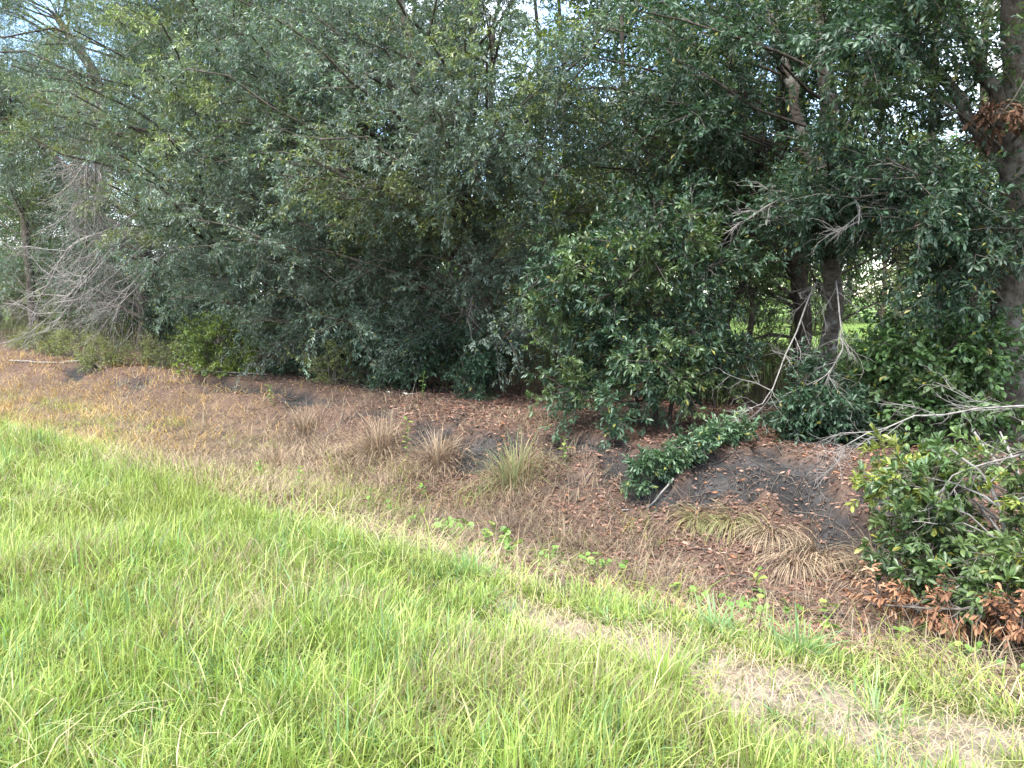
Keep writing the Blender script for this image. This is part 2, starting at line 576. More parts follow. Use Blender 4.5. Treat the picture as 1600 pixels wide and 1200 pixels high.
def woody(name, label, cat, group, trunks, targets, leaf, bark=None, n_sub=10, n_tw=9, n_lf=11, tw_len=.2, shape=LEAF2,
          parts=0, lmat=None, rise=.35, zmin=.25, sub_flat=.6, limb_r=1.0, twig_every=1, crown="foliage"):
    """trunks: list of (uvz points, r0, r1). targets: rows u, v, z, R, tint index."""
    bark = bark or M_BARK
    lmat = lmat or M_LEAF
    lines = []
    for pts, r0, r1 in trunks:
        p = np.array(pts, float)
        if p[0, 2] == 0: p[0, 2] = float(ground(p[0, 0], p[0, 1])) - .08
        w = smooth_line(W(p[:, 0], p[:, 1], p[:, 2]), 14 if r0 > .03 else 8)
        w[1:-1] += rng.normal(size=(len(w) - 2, 3)) * np.array([.25, .25, 0]) * r0
        lines.append((w, r0, r1))
    base = lines[0][0][0] + np.array([0, 0, .08])
    root = thing(name, base, label, cat, group)
    for w, r0, r1 in lines:
        K = len(w)
        s = np.linspace(0, 1, K)
        r = r0 + (r1 - r0) * s
        if abs(w[0, 2] - base[2]) < .3:
            r[0] *= 1.45
            r[1] *= 1.1
        r *= 1 + .06 * rng.normal(size=K)
        V, F = tubes(w[None], r[None], 12 if r0 > .06 else 7)
        build("trunk" if r0 > .04 else "stem", V, F, bark, root, None, True)
    if len(targets) == 0:
        return root
    tg = np.asarray(targets, float)
    E = W(tg[:, 0], tg[:, 1], tg[:, 2])
    nb = len(E)
    allp = np.concatenate([l[0][1:] for l in lines])
    allr = np.concatenate([np.linspace(l[1], l[2], len(l[0]))[1:] for l in lines])
    limbs = np.zeros((nb, 8, 3))
    lr = np.zeros(nb)
    for i in range(nb):
        hd = np.hypot(allp[:, 0] - E[i, 0], allp[:, 1] - E[i, 1])
        want = E[i, 2] - rise * hd
        cost = np.abs(allp[:, 2] - np.maximum(want, base[2] + zmin)) + .35 * hd + .5 * rng.random(len(allp))
        k = int(np.argmin(cost))
        S0 = allp[k]
        d = np.linalg.norm(E[i] - S0)
        mid = (S0 + E[i]) / 2 + np.array([0, 0, .14 * d]) + rng.normal(size=3) * .07 * d
        t = np.linspace(0, 1, 8)[:, None]
        limbs[i] = (1 - t) ** 2 * S0 + 2 * t * (1 - t) * mid + t * t * E[i]
        limbs[i, 1:-1] += rng.normal(size=(6, 3)) * .018 * d
        lr[i] = min(.007 + .007 * d * limb_r, allr[k] * .75)
    R = lr[:, None] * np.linspace(1, .28, 8)[None]
    for i in range(nb):
        V, F = tubes(limbs[i:i + 1, [0, 1, 3, 5, 6, 7]], R[i:i + 1, [0, 1, 3, 5, 6, 7]], 5)
        build("limb", V, F, M_DARKBARK if bark is M_PALE else bark, root, None, True)
    # sub branches
    P, D, par, t = spawn(limbs, n_sub, .42, 1.0, .35, 1.35, sub_flat)
    L = tg[par, 3] * (.45 + .75 * rng.random(len(P)))
    subs = walk(P, D, L, 5, .17, leaf.get('sdroop', .08))
    pal = np.array(leaf['tints'])
    tint = pal[tg[:, 4].astype(int) % len(pal)] * (1 + .2 * rng.normal(size=(nb, 1)))
    ptint = tint[par]
    tw, arr = foliage(subs, ptint, n_tw, n_lf, tw_len, leaf, leaf.get('tip', .1))
    V, F = tubes(subs[:, ::2], np.array([[.0055, .004, .002]]) * np.ones((len(subs), 1)), 3)
    sel = tw[::twig_every]
    d = norm(sel[:, 2] - sel[:, 0])
    q = norm(np.cross(d, rng.normal(size=d.shape))) * .0022
    V2 = np.stack([sel[:, 0] - q, sel[:, 0] + q, sel[:, 2]], 1)
    F2 = np.array([[0, 1, 2]])[None] + (np.arange(len(sel)) * 3)[:, None, None]
    F = np.concatenate([F[:, [0, 1, 2]], F[:, [0, 2, 3]]])
    V, F = np.concatenate([V, V2.reshape(-1, 3)]), np.concatenate([F, F2.reshape(-1, 3) + len(V)])
    tag(build("twigs", V, F, M_TWIG, root), kind='stuff')
    keep = np.ones(len(arr[0]), bool)
    if parts:
        x, y, dep = project(arr[0])
        vis = (np.abs(x) < 1) & (np.abs(y) < 1) & (dep > .5)
        size = np.where(vis, arr[4] / dep, 0)
        idx = np.argsort(-size)[:parts]
        idx = idx[size[idx] > 0]
        keep[idx] = False
        add_leaf_parts(root, arr, idx, leaf['ratio'], lmat)
    a = [q[keep] for q in arr]
    V, F, C = leaf_geo(shape, *a)
    tag(build(crown, V, F, lmat, root, C), kind='stuff')
    return root


def cloud(n, u, v, z, R, tints=(0, 1, 2), ok=None):
    """random bough ends in a box."""
    out = []
    while len(out) < n:
        p = (rng.uniform(*u), rng.uniform(*v), rng.uniform(*z))
        if ok is not None and not ok(*p):
            continue
        out.append((*p, rng.uniform(*R), rng.choice(tints)))
    return out


def plant_copy(src, u, v, label, scale=1.0):
    """a further plant of the same kind: the thing and each of its parts copied, turned and resized."""
    r = src.copy()
    COL.objects.link(r)
    p = W(u, v, float(ground(u, v)))
    r.location = [float(x) for x in p]
    r.rotation_euler = (0, 0, rng.choice([0, math.pi]) + rng.uniform(-.35, .35))
    k = scale * rng.uniform(.92, 1.1)
    r.scale = (k, k, k * rng.uniform(.95, 1.08))
    r["label"] = label
    for ch in src.children:
        c = ch.copy()
        COL.objects.link(c)
        c.parent = r
    return r


GREY = [(.106, .152, .110), (.122, .168, .124), (.084, .126, .090), (.165, .20, .072), (.138, .180, .142)]
DEEP = [(.044, .084, .046), (.052, .096, .052), (.038, .072, .042), (.078, .118, .042)]
BUSH = [(.075, .128, .045), (.088, .142, .05), (.06, .108, .042), (.19, .22, .05), (.115, .165, .055)]
LIGHT = [(.10, .16, .04), (.13, .18, .045), (.09, .14, .045)]

OAK = dict(len=.068, ratio=.30, tints=GREY, hang=.2, tumble=.6)
OAKFAR = dict(len=.085, ratio=.36, tints=GREY, hang=.2, tumble=.6)
DARKOAK = dict(len=.072, ratio=.34, tints=DEEP, hang=.2, tumble=.55)
BACK = dict(len=.145, ratio=.44, tints=[(.05, .085, .035), (.06, .10, .035), (.09, .13, .035), (.04, .07, .035), (.17, .20, .045)], tumble=.7)  # last, yellow-green tint paints a backlit look into some boughs

front = lambda u, v, z: v > 8.6 - 1.0 * min(z, 2.9) + .25 * math.sin(u * 1.7)

# --- first row of trees along the bank
woody("oak_tree", "dark oak at the far left end, hanging dead twigs high under its crown", "tree", "trees along the edge of the wood",
      [([(-20.4, 10.6, 0), (-20.1, 10.5, 2.26), (-20.3, 10.5, 4.25), (-21.1, 10.3, 6.3), (-21.8, 10.2, 7.7), (-23.0, 10, 9.0)], .24, .09),
       ([(-20.3, 10.5, 3.6), (-21.9, 10.0, 4.5), (-23.3, 9.7, 5.44), (-25.4, 9.3, 6.6), (-27, 9.1, 7.4)], .10, .04),
       ([(-20.3, 10.5, 4.3), (-19.0, 10.4, 5.8), (-17.4, 10.4, 7.3), (-16.6, 10.3, 8.6)], .12, .05)],
      cloud(98, (-27, -16.5), (8.0, 10.8), (3.0, 10.5), (.65, 1.0), (0, 1, 2, 3, 4), lambda u, v, z: v > 10.2 - .3 * z and not (u > -20 and z < 5 and v < 9.6)) + cloud(18, (-27, -16.8), (10, 11.5), (.8, 3), (.8, 1.2), (1, 2)),
      OAKFAR, M_DARKBARK, n_sub=12, n_tw=10, n_lf=11, tw_len=.28, shape=LEAF1, twig_every=3)
woody("oak_tree", "slim oak with a pale crooked trunk, its dead lower boughs sweeping left to the ground", "tree", "trees along the edge of the wood",
      [([(-14.95, 9.3, 0), (-15.0, 9.4, .45), (-14.75, 9.4, 1.2), (-14.46, 9.4, 2.0), (-14.8, 9.4, 2.7), (-13.9, 9.3, 4.2), (-13.4, 9.2, 6.5), (-13.6, 9.2, 8.5)], .13, .06)],
      cloud(104, (-18, -10.8), (5.8, 9.8), (1.2, 7.6), (.6, .95), (0, 1, 2, 3, 4), lambda u, v, z: front(u, v, z) and not (u < -14.3 and z < 4.4)) + cloud(14, (-17, -11), (7, 10), (7, 9.5), (1.1, 1.5)),
      dict(OAK, len=.078), M_PALE, n_sub=12, n_tw=10, n_lf=13, tw_len=.24, shape=LEAF1, twig_every=2)
woody("oak_tree", "dense oak whose pale grey-green sprays sweep down to the bank, trunk hidden", "tree", "trees along the edge of the wood",
      [([(-11.0, 10.0, 0), (-11.1, 9.9, 1.5), (-10.8, 9.8, 3.5), (-11.1, 9.7, 6)], .13, .05),
       ([(-11.05, 9.9, 1.3), (-11.9, 9.6, 3), (-12.3, 9.3, 5)], .08, .03)],
      cloud(96, (-13.2, -8.4), (6.2, 9.6), (.4, 6.4), (.55, .9), (0, 1, 2, 4, 4), front) + cloud(10, (-13, -9), (7, 10), (5.2, 7.5), (1, 1.4)),
      dict(OAK, len=.074), n_sub=12, n_tw=10, n_lf=14, tw_len=.22, shape=LEAF1, parts=0, twig_every=2)
woody("oak_tree", "twin-trunked oak in the middle, its canopy leaning out over the bank", "tree", "trees along the edge of the wood",
      [([(-7.8, 9.45, 0), (-7.85, 9.4, .98), (-8.05, 9.4, 2.2), (-8.06, 9.4, 2.9), (-8.35, 9.3, 3.6), (-8.6, 9, 4.4), (-8.9, 8.8, 6.5)], .115, .05),
       ([(-7.6, 9.55, 0), (-7.62, 9.5, 1.0), (-7.69, 9.5, 1.9), (-7.55, 9.4, 3.2), (-7.3, 9.2, 5.5)], .07, .035),
       ([(-8.06, 9.4, 2.85), (-7.83, 9.3, 3.84), (-7.6, 9.1, 5.2), (-7.4, 8.9, 7)], .08, .04)],
      cloud(96, (-10.6, -4.4), (5.7, 9.2), (2.35, 5.6), (.55, .9), (0, 0, 1, 2, 4, 3), lambda u, v, z: v > 8.6 - 1.0 * min(z, 2.9) + max(0, u + 6.0) * .7)
      + cloud(26, (-10, -5.7), (7.7, 9.8), (.7, 2.4), (.5, .85), (0, 1, 2, 4), lambda u, v, z: not (-8.3 < u < -7.1 and v < 9.3 and z < 1.6)) + cloud(14, (-10, -4.5), (6.5, 10), (5.2, 7.5), (1, 1.4)),
      dict(OAK, len=.062), n_sub=11, n_tw=10, n_lf=13, tw_len=.2, shape=LEAF2, parts=300, twig_every=2)
woody("oak_sapling", "bushy young laurel oak with glossy dark leaves down to the ground, standing out in front", "tree", None,
      [([(-3.95, 7.95, 0), (-3.95, 7.9, .8), (-3.85, 7.8, 1.7), (-3.8, 7.7, 2.6)], .035, .014),
       ([(-4.15, 8.0, 0), (-4.25, 7.9, .9), (-4.35, 7.7, 2.0)], .025, .01),
       ([(-3.8, 7.95, 0), (-3.6, 7.8, .9), (-3.4, 7.7, 1.9)], .025, .01)],
      cloud(44, (-4.95, -3.1), (6.85, 8.2), (.35, 2.55), (.35, .6), (0, 1, 2, 3), lambda u, v, z: ((u + 4.0) / 1.05) ** 2 + ((z - 1.4) / 1.3) ** 2 < 1 and not (-4.2 < u < -3.5 and 1.45 < z < 1.85)),
      dict(len=.07, ratio=.34, tints=DEEP, hang=.15, tumble=.5, tip=.35), M_DARKBARK, n_sub=9, n_tw=9, n_lf=12, tw_len=.15, shape=LEAF2, parts=300, lmat=M_GLOSS)
woody("oak_tree", "tall oak with a thick pale blotched trunk, bare twigs hanging beside it", "tree", "trees along the edge of the wood",
      [([(-2.68, 10, 0), (-2.61, 10, 1.28), (-2.69, 10, 2.6), (-2.85, 10, 4.36), (-2.92, 10, 5.2), (-3.0, 10, 8)], .12, .075),
       ([(-2.72, 10, 2.75), (-2.95, 10, 3.24), (-3.18, 10, 4.04), (-3.40, 10, 4.7), (-3.8, 9.9, 6.5)], .085, .05),
       ([(-2.7, 9.95, 3.0), (-2.24, 9.1, 3.5), (-2.02, 9, 4.25), (-1.9, 8.8, 5.5)], .045, .025)],
      cloud(15, (-4.8, -1.0), (9.8, 11.6), (3.0, 5.2), (.55, .85), (0, 1, 2, 3)) + cloud(20, (-4.8, -1.0), (7.2, 9.6), (3.3, 5.2), (.5, .8), (0, 1, 2, 3), lambda u, v, z: abs(u + 2.9 + .2 * (v - 10)) > .45) + cloud(8, (-3.1, -2.4), (8.8, 9.7), (2.4, 5.0), (.35, .5), (0, 1, 2, 3)) + cloud(10, (-2.7, -1.4), (7.6, 8.9), (2.3, 3.1), (.45, .75), (0, 1, 2))
      + cloud(8, (-4.5, -1), (7, 11), (5.3, 8), (1, 1.4)),
      DARKOAK, M_PALE, n_sub=10, n_tw=10, n_lf=11, tw_len=.18, shape=LEAF2, parts=200, twig_every=2)
woody("oak_tree", "dark leaning oak with a bent trunk, just left of the thick pale trunk", "tree", "trees along the edge of the wood",
      [([(-3.3, 11.4, 0), (-3.32, 11.3, 1.23), (-3.48, 11.3, 2.3), (-3.61, 11, 3.9), (-3.7, 10.8, 6)], .14, .07),
       ([(-3.5, 11.2, 2.4), (-3.72, 10.5, 3.3), (-3.72, 10.3, 3.85), (-3.87, 10.2, 4.34), (-4.02, 10, 4.65), (-4.5, 9.8, 6)], .075, .04)],
      cloud(20, (-6.2, -3.9), (8.2, 10.8), (2.5, 5.2), (.6, .95), (0, 1, 2, 3)) + cloud(22, (-5.2, -2.6), (9.6, 12), (1.9, 4.6), (.6, .95), (0, 1, 2, 3)), DARKOAK, M_DARKBARK, n_sub=9, n_tw=8, n_lf=9, tw_len=.2, twig_every=2)
woody("oak_sapling", "thin crooked dark sapling between the bushy young oak and the leaning oak", "tree", "thin dark saplings in the understorey",
      [([(-4.35, 11.1, 0), (-4.32, 11, .84), (-4.28, 11, 1.4), (-4.03, 11, 1.96), (-3.6, 11, 3.0), (-3.3, 11, 3.9)], .065, .03)],
      cloud(16, (-4.8, -3.0), (10.3, 11.5), (1.6, 3.8), (.5, .8), (0, 1, 3)), DARKOAK, M_DARKBARK, n_sub=8, n_tw=8, n_lf=9, tw_len=.2, twig_every=2)
woody("oak_sapling", "straight wrist-thin dark stem, leftmost of the saplings against the bright meadow", "tree", "thin dark saplings in the understorey",
      [([(-4.68, 11.1, 0), (-4.63, 11, .82), (-4.61, 11, 1.69), (-4.75, 11, 3.4)], .036, .02)],
      cloud(9, (-5.5, -4.2), (10.3, 11.5), (1.9, 3.6), (.5, .8), (0, 1, 3)), DARKOAK, M_DARKBARK, n_sub=8, n_tw=8, n_lf=9, tw_len=.2, twig_every=2)
woody("oak_tree", "dark thick-trunked oak at the right edge, two limbs rising to the upper left", "tree", "trees along the edge of the wood",
      [([(-.66, 9.55, 0), (-.68, 9.5, .93), (-.73, 9.5, 2), (-.76, 9.5, 3.27), (-.83, 9.4, 4.5), (-.8, 9.4, 7.5)], .155, .11),
       ([(-.75, 9.45, 2.9), (-1.01, 9.2, 3.68), (-1.27, 9, 4.29), (-1.6, 8.8, 5.5)], .085, .05),
       ([(-.75, 9.45, 2.7), (-1.1, 9.35, 3.3), (-1.39, 9.3, 3.76), (-1.66, 9, 4.18), (-2.1, 8.8, 5.3)], .075, .04)],
      cloud(18, (-2.1, .9), (7.2, 11), (2.8, 5.2), (.55, .9), (0, 1, 2, 3)) + cloud(16, (-1.9, .6), (7.4, 9.4), (1.6, 2.9), (.5, .8), (0, 1, 2)) + cloud(10, (-1.8, 1.5), (7, 11), (5.3, 8), (1, 1.4)),
      DARKOAK, M_RIGHT, n_sub=10, n_tw=10, n_lf=11, tw_len=.18, shape=LEAF2, parts=250, twig_every=2)

woody("oak_tree", "yellowish-green oak cut by the left edge of the picture, beyond the dead boughs", "tree", "trees along the edge of the wood",
      [([(-28.5, 11, 0), (-28.4, 10.9, 3), (-28.8, 10.7, 6), (-28.6, 10.6, 9)], .16, .07)],
      cloud(60, (-33, -25), (8.8, 11.8), (1.2, 10), (1.0, 1.5), (0, 1, 3, 3, 4), lambda u, v, z: v > 10.4 - .3 * z), OAKFAR, n_sub=11, n_tw=9, n_lf=9, tw_len=.32, shape=LEAF1, twig_every=4)

# --- second row, deeper in the wood
back_spots = [(-43, 13.5, 0), (-38.5, 12.8, 0), (-34.5, 13.6, 0), (-31, 13.2, 0), (-27.5, 12.4, 0), (-24.5, 13.4, 0), (-21.8, 12.6, 0), (-18.6, 13, 0), (-16.2, 12.2, 0), (-13.3, 12.8, 0), (-10.6, 12.1, 0), (-8.6, 13.0, 0), (-6.6, 12.2, 1),
              (-4.9, 13.2, 1), (-2.0, 13.0, 1), (.2, 12.6, 1), (2.2, 13, 1)]
back_words = ["farthest along to the left", "second farthest along to the left", "third farthest along to the left", "behind the far left end of the thicket", "behind the grey dead boughs", "between the dead boughs and the wood's left end", "behind the far left oak", "in the gap right of the dead boughs",
              "behind the dark rounded shrub", "behind the slim pale crooked trunk", "behind the dense sweeping sprays", "left of the twin trunks", "right of the twin trunks",
              "behind the bushy young oak", "in the gap right of the thick pale trunk", "behind the thick dark trunk at the right edge", "beyond the right edge bush"]
protos = {0: [], 1: []}
for (u, v, hi), wd in zip(back_spots, back_words):
    if len(protos[hi]) >= 3:
        plant_copy(protos[hi][rng.integers(0, 3)], u, v, "slender shaded oak deeper in the wood, " + wd)
        continue
    z0 = 2.4 if hi else .5
    protos[hi].append(woody("oak_tree", "slender shaded oak deeper in the wood, " + wd, "tree", "shaded trees deeper in the wood",
          [([(u, v, 0), (u + .15, v, 1.5), (u - .1, v, 4), (u + rng.uniform(-.4, .4), v, 8 if hi else 10)], .065, .03)],
          cloud(44 if not hi else 25, (u - 1.9, u + 1.9), (v - 1.1, v + 1.1), (z0, 6.6 if hi else 9.5), (.8, 1.3), (0, 1, 2, 3, 4)),
          BACK, M_DARKBARK, n_sub=8, n_tw=8, n_lf=8, tw_len=.34, shape=LEAF1, twig_every=4))

protos3 = {0: [], 1: []}
for u, w in [(-46, "at the far left"), (-40, "left of the dead boughs"), (-34, "behind the dead boughs"), (-28.5, "behind the far left oak"), (-23.5, "behind the slim pale trunk"), (-19, "behind the sweeping sprays"),
             (-15, "left of the twin trunks"), (-11, "behind the twin trunks"), (-7.8, "behind the bushy young oak"), (-4.8, "behind the leaning dark oak"), (-1.8, "behind the thick pale trunk"), (1.4, "behind the right edge trunk")]:
    v = 15.8 + rng.uniform(-.5, .5)
    lab, hi = "tall oak at the back of the wood, closing the gaps " + w, int(u > -6)
    if len(protos3[hi]) >= 2:
        plant_copy(protos3[hi][rng.integers(0, 2)], u, v, lab)
        continue
    protos3[hi].append(woody("oak_tree", lab, "tree", "oaks at the back of the wood",
          [([(u, v, 0), (u + .2, v, 2.5), (u, v, 6), (u + .3, v, 10)], .10, .04)],
          cloud(36 if u < -6 else 11, (u - 2.8, u + 2.8), (v - .9, v + .9), (.9 if u < -6 else 3.6, 11 if u < -6 else 8), (1.0, 1.5), (0, 1, 2, 3)),
          dict(len=.19, ratio=.5, tints=[(.06, .10, .045), (.075, .115, .045), (.10, .135, .045), (.055, .09, .05)], tumble=.8), M_DARKBARK, n_sub=8, n_tw=7, n_lf=7, tw_len=.4, shape=LEAF1, twig_every=6))


# --- the far side of the meadow
far_u = np.concatenate([np.linspace(-125, -48, 11), np.linspace(-44, 16, 16)])
far_protos = []
for i, u in enumerate(far_u):
    v = 44 + rng.uniform(-5, 6)
    h = rng.uniform(5.5, 8)
    if i > 3:
        plant_copy(far_protos[i % 4], u, v, far_protos[0]["label"], 1.15)
        continue
    far_protos.append(woody("broadleaf_tree", "pale green tree on the far side of the meadow, glimpsed through the wood", "tree", "trees across the meadow",
          [([(u, v, 0), (u + .2, v, 2), (u, v, h)], .2, .08)],
          cloud(44, (u - 4, u + 4), (v - 1.8, v + 1.8), (.3, h), (1.2, 2.0), (0, 1, 2)),
          dict(len=.34, ratio=.5, tints=LIGHT, tumble=.9), M_BARK, n_sub=7, n_tw=5, n_lf=7, tw_len=.7, shape=LEAF1, twig_every=6))


# --- scattered small trees in the near meadow, seen between the trunks
for (u, v, h, lab) in [(-23, 21, 7, "farthest left of the small trees in the near meadow"), (-16.5, 20, 6.5, "small light green tree in the near meadow behind the thicket's middle left"), (-11, 22, 6.5, "small light green tree in the near meadow behind the twin trunks"),
                       (-7.6, 18.5, 5.2, "small yellow-green tree in the near meadow behind the bushy young oak"), (-4.4, 21, 5.6, "small yellow-green tree in the near meadow behind the leaning dark oak"),
                       (-1.4, 18.5, 4.6, "small pale green tree in the near meadow right of the thick pale trunk"), (1.6, 20, 5.4, "small pale green tree in the near meadow behind the right edge trunk"), (4.6, 19, 5, "small green tree in the near meadow beyond the right edge")]:
    woody("small_tree", lab, "tree", "small trees in the near meadow", [([(u, v, 0), (u + .2, v, 1.5), (u - .1, v, h * .8)], .08, .03)],
          cloud(26, (u - 2.0, u + 2.0), (v - 1.2, v + 1.2), (.7, h), (.7, 1.2), (0, 1, 2)), dict(len=.15, ratio=.45, tints=[(.11, .16, .05), (.14, .18, .06), (.09, .14, .06)], tumble=.9), M_BARK,
          n_sub=8, n_tw=7, n_lf=6, tw_len=.4, shape=LEAF1, twig_every=5)


# --- shrubs
def stems(u, v, n, h, spread=.25, r=.012):
    out = []
    for k in range(n):
        a = rng.uniform(0, 6.28)
        du, dv = math.cos(a) * spread, math.sin(a) * spread
        out.append(([(u + du * .3, v + dv * .3, 0), (u + du * .7, v + dv * .7, h * .5), (u + du * 1.3, v + dv * 1.3, h)], r * rng.uniform(.7, 1.3), r * .5))
    return out


def shrub(name, label, u, v, ru, rv, h, n, tints, leaf, group=None, zlo=.12, cat="shrub", **kw):
    ok = lambda a, b, z: ((a - u) / ru) ** 2 + ((b - v) / rv) ** 2 + ((z - h * .45) / (h * .58)) ** 2 < 1
    tg = cloud(n, (u - ru, u + ru), (v - rv, v + rv), (zlo, h), (min(ru, h) * .3, min(ru, h) * .5), tints, ok)
    return woody(name, label, cat, group, stems(u, v, 4, h * .7, min(ru, rv) * .35), tg, leaf, M_TWIG, zmin=.08, **kw)


SH = dict(len=.07, ratio=.36, tints=DEEP, tumble=.5)
SHG = dict(len=.07, ratio=.34, tints=[(.045, .085, .045), (.055, .095, .05), (.038, .072, .04)], tumble=.5)
shrub("shrub", "dark blue-green rounded shrub left of the pale crooked trunk", -16.2, 9.6, 1.7, .8, 2.0, 20, (0, 1, 2), SHG, "shrubs under the trees", n_sub=9, n_tw=8, n_lf=10)
shrub("shrub", "yellow-green leafy shrub at the foot of the pale crooked trunk", -13.4, 8.35, 1.2, .5, 1.1, 18, (0, 1, 2),
      dict(len=.075, ratio=.34, tints=[(.16, .21, .04), (.19, .24, .045), (.12, .17, .04)]), "shrubs under the trees", n_sub=8, n_tw=7, n_lf=9)
shrub("shrub", "green shrub spreading over the bank top left of the twin trunks", -8.8, 8.9, 1.2, .6, 1.2, 16, (0, 1, 2), SHG, "shrubs under the trees", n_sub=8, n_tw=8, n_lf=10)
shrub("shrub", "low dark shrub at the foot of the twin trunks", -7.3, 8.7, .55, .4, .95, 12, (0, 1, 2), SH, "shrubs under the trees", n_sub=7, n_tw=7, n_lf=10)
shrub("shrub", "green shrub left of the wood's middle under the sweeping sprays", -11.6, 9.2, 1.0, .5, 1.0, 12, (0, 1, 2), SHG, "shrubs under the trees", n_sub=8, n_tw=8, n_lf=10)
shrub("shrub", "dark glossy shrub in front of the thick pale trunk", -2.25, 8.15, .55, .35, .75, 18, (0, 1, 2), SH, "shrubs under the trees", n_sub=8, n_tw=7, n_lf=10, shape=LEAF4, parts=200, lmat=M_GLOSS)
shrub("shrub", "broad mid-green shrub between the thick pale trunk and the right edge trunk", -1.25, 8.6, .8, .45, 1.35, 20, (0, 1, 3),
      dict(len=.075, ratio=.48, tints=BUSH[:3] + [(.06, .11, .035)], tumble=.5), "shrubs under the trees", n_sub=8, n_tw=7, n_lf=9, shape=LEAF4, parts=200, zlo=.3)
shrub("shrub", "bright yellow-green sunlit shrub behind the bushy young oak", -4.6, 10.2, .8, .4, 1.0, 12, (0, 1, 2),
      dict(len=.07, ratio=.4, tints=LIGHT), "shrubs under the trees", n_sub=8, n_tw=7, n_lf=8)
brush = []
for k, (u, v) in enumerate([(-33, 12), (-30, 11.6), (-27, 12.2), (-24.2, 11.8), (-22, 12.4), (-18.8, 11.7), (-17, 12.3), (-14.6, 11.4), (-12.6, 12.2), (-10.9, 11.3), (-9.4, 11.9), (-8.2, 11.0), (-7.0, 11.7)]):
    if k > 2:
        plant_copy(brush[k % 3], u, v, brush[0]["label"])
        continue
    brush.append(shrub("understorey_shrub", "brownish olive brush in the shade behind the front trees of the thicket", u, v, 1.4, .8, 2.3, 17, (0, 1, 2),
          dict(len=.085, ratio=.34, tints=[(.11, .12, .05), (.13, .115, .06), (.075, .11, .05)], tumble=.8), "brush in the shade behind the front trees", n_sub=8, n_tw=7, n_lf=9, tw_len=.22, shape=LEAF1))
for (u, v, w) in [(-6.0, 12.8, "sunlit yellow-green tangle behind the bushy young oak's left side"), (-5.0, 13.6, "sunlit yellow-green tangle behind the two thin saplings"), (-3.9, 13.4, "sunlit tangle in the gap left of the leaning dark trunk"),
                  (-2.9, 14.2, "sunlit tangle straight behind the thick pale trunk"), (-1.9, 13.6, "sunlit tangle in the gap right of the thick pale trunk"), (-.7, 13.2, "sunlit tangle left of the right edge trunk"), (.6, 13.6, "sunlit tangle behind the right edge trunk")]:
    if len(brush) < 5:
        brush.append(shrub("bramble_thicket", w, u, v, 1.0, .6, 1.0, 12, (0, 1, 2), dict(len=.085, ratio=.42, tints=[(.19, .25, .055), (.15, .21, .05), (.23, .27, .07)], tumble=.8),  # tints lightened so growth shaded by the back rows looks sunlit
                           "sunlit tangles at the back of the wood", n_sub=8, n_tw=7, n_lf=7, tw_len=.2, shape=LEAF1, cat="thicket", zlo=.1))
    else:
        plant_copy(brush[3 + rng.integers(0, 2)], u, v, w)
# leafy branch sprawling down the bank
woody("leafy_branch", "dark leafy branch sprawling down over the bare soil of the bank", "branch", None,
      [([(-2.62, 7.75, 0), (-2.76, 7.5, .34), (-2.95, 7.1, .2), (-3.12, 6.65, -.02), (-3.22, 6.4, -.12)], .016, .006)],
      [(-2.8 - .4 * t + rng.normal() * .05, 7.5 - 1.0 * t, .36 - .40 * t + rng.normal() * .04, .14, rng.integers(0, 3)) for t in np.linspace(0, 1.25, 20)],
      dict(len=.062, ratio=.34, tints=[(.075, .13, .065), (.09, .15, .075), (.06, .11, .055)], tumble=.5), M_TWIG, n_sub=7, n_tw=6, n_lf=8, tw_len=.08, shape=LEAF4, parts=150, lmat=M_GLOSS, zmin=.02)
# the bush at the lower right
bt = cloud(36, (-1.25, .75), (5.1, 6.6), (-.32, .56), (.22, .46), (0, 1, 4, 0, 1, 3, 4),
           lambda a, b, z: a > -1.0 - .3 * z + .35 * (5.6 - b) and ((z - .12) / .6) ** 2 + ((b - 5.8) / .8) ** 2 < 1)
bt += [(-.98, 5.45, -.16, .2, 0), (-.85, 5.25, -.2, .2, 1), (-.6, 5.1, -.2, .22, 0), (-1.05, 5.6, .02, .2, 4), (-1.12, 5.75, .3, .16, 3), (-1.2, 5.9, .42, .14, 3), (-.9, 5.4, .12, .2, 1), (-.3, 5.05, -.12, .22, 1)]
woody("oak_bush", "glossy oak bush at the lower right with yellow-tipped leaf rosettes", "bush", None, stems(-.15, 6.0, 6, .6, .5, .014), bt,
      dict(len=.07, ratio=.33, tints=BUSH, tumble=.4, tip=.62, hang=-.05, yellow=.04), M_DEADWOOD, n_sub=8, n_tw=6, n_lf=9, tw_len=.13, shape=LEAF4, parts=300, lmat=M_GLOSS, zmin=.05)


# ------------------------------------------------------------------ bare branches
def bare(parent, pts, r0, n1, n2, n3, l1, l2, l3, mat, name="dead_branch", droop=.12, t0=.15, uvz=True):
    p = np.array(pts, float)
    w = W(p[:, 0], p[:, 1], p[:, 2]) if uvz else p
    main = smooth_line(w, 12)[None]
    main[0, 1:-1] += rng.normal(size=(10, 3)) * .012
    lst = [tubes(main, np.linspace(r0, r0 * .3, 12)[None], 6)]
    lev, r = main, r0 * .42
    for n, L in ((n1, l1), (n2, l2), (n3, l3)):
        if not n:
            break
        P, D, par, t = spawn(lev, n, t0, 1, .35, .95, .7)
        q = walk(P, D, L * (.5 + .8 * rng.random(len(P))), 4 if r > .004 else 3, .25, droop)
        lst.append(tubes(q, np.linspace(r, r * .35, q.shape[1])[None] * np.ones((len(q), 1)), 3))
        lev, r, t0 = q, max(r * .45, .0016), .1
    V, F = cat_tubes(lst)
    return build(name, V, F, mat, parent, None, True)


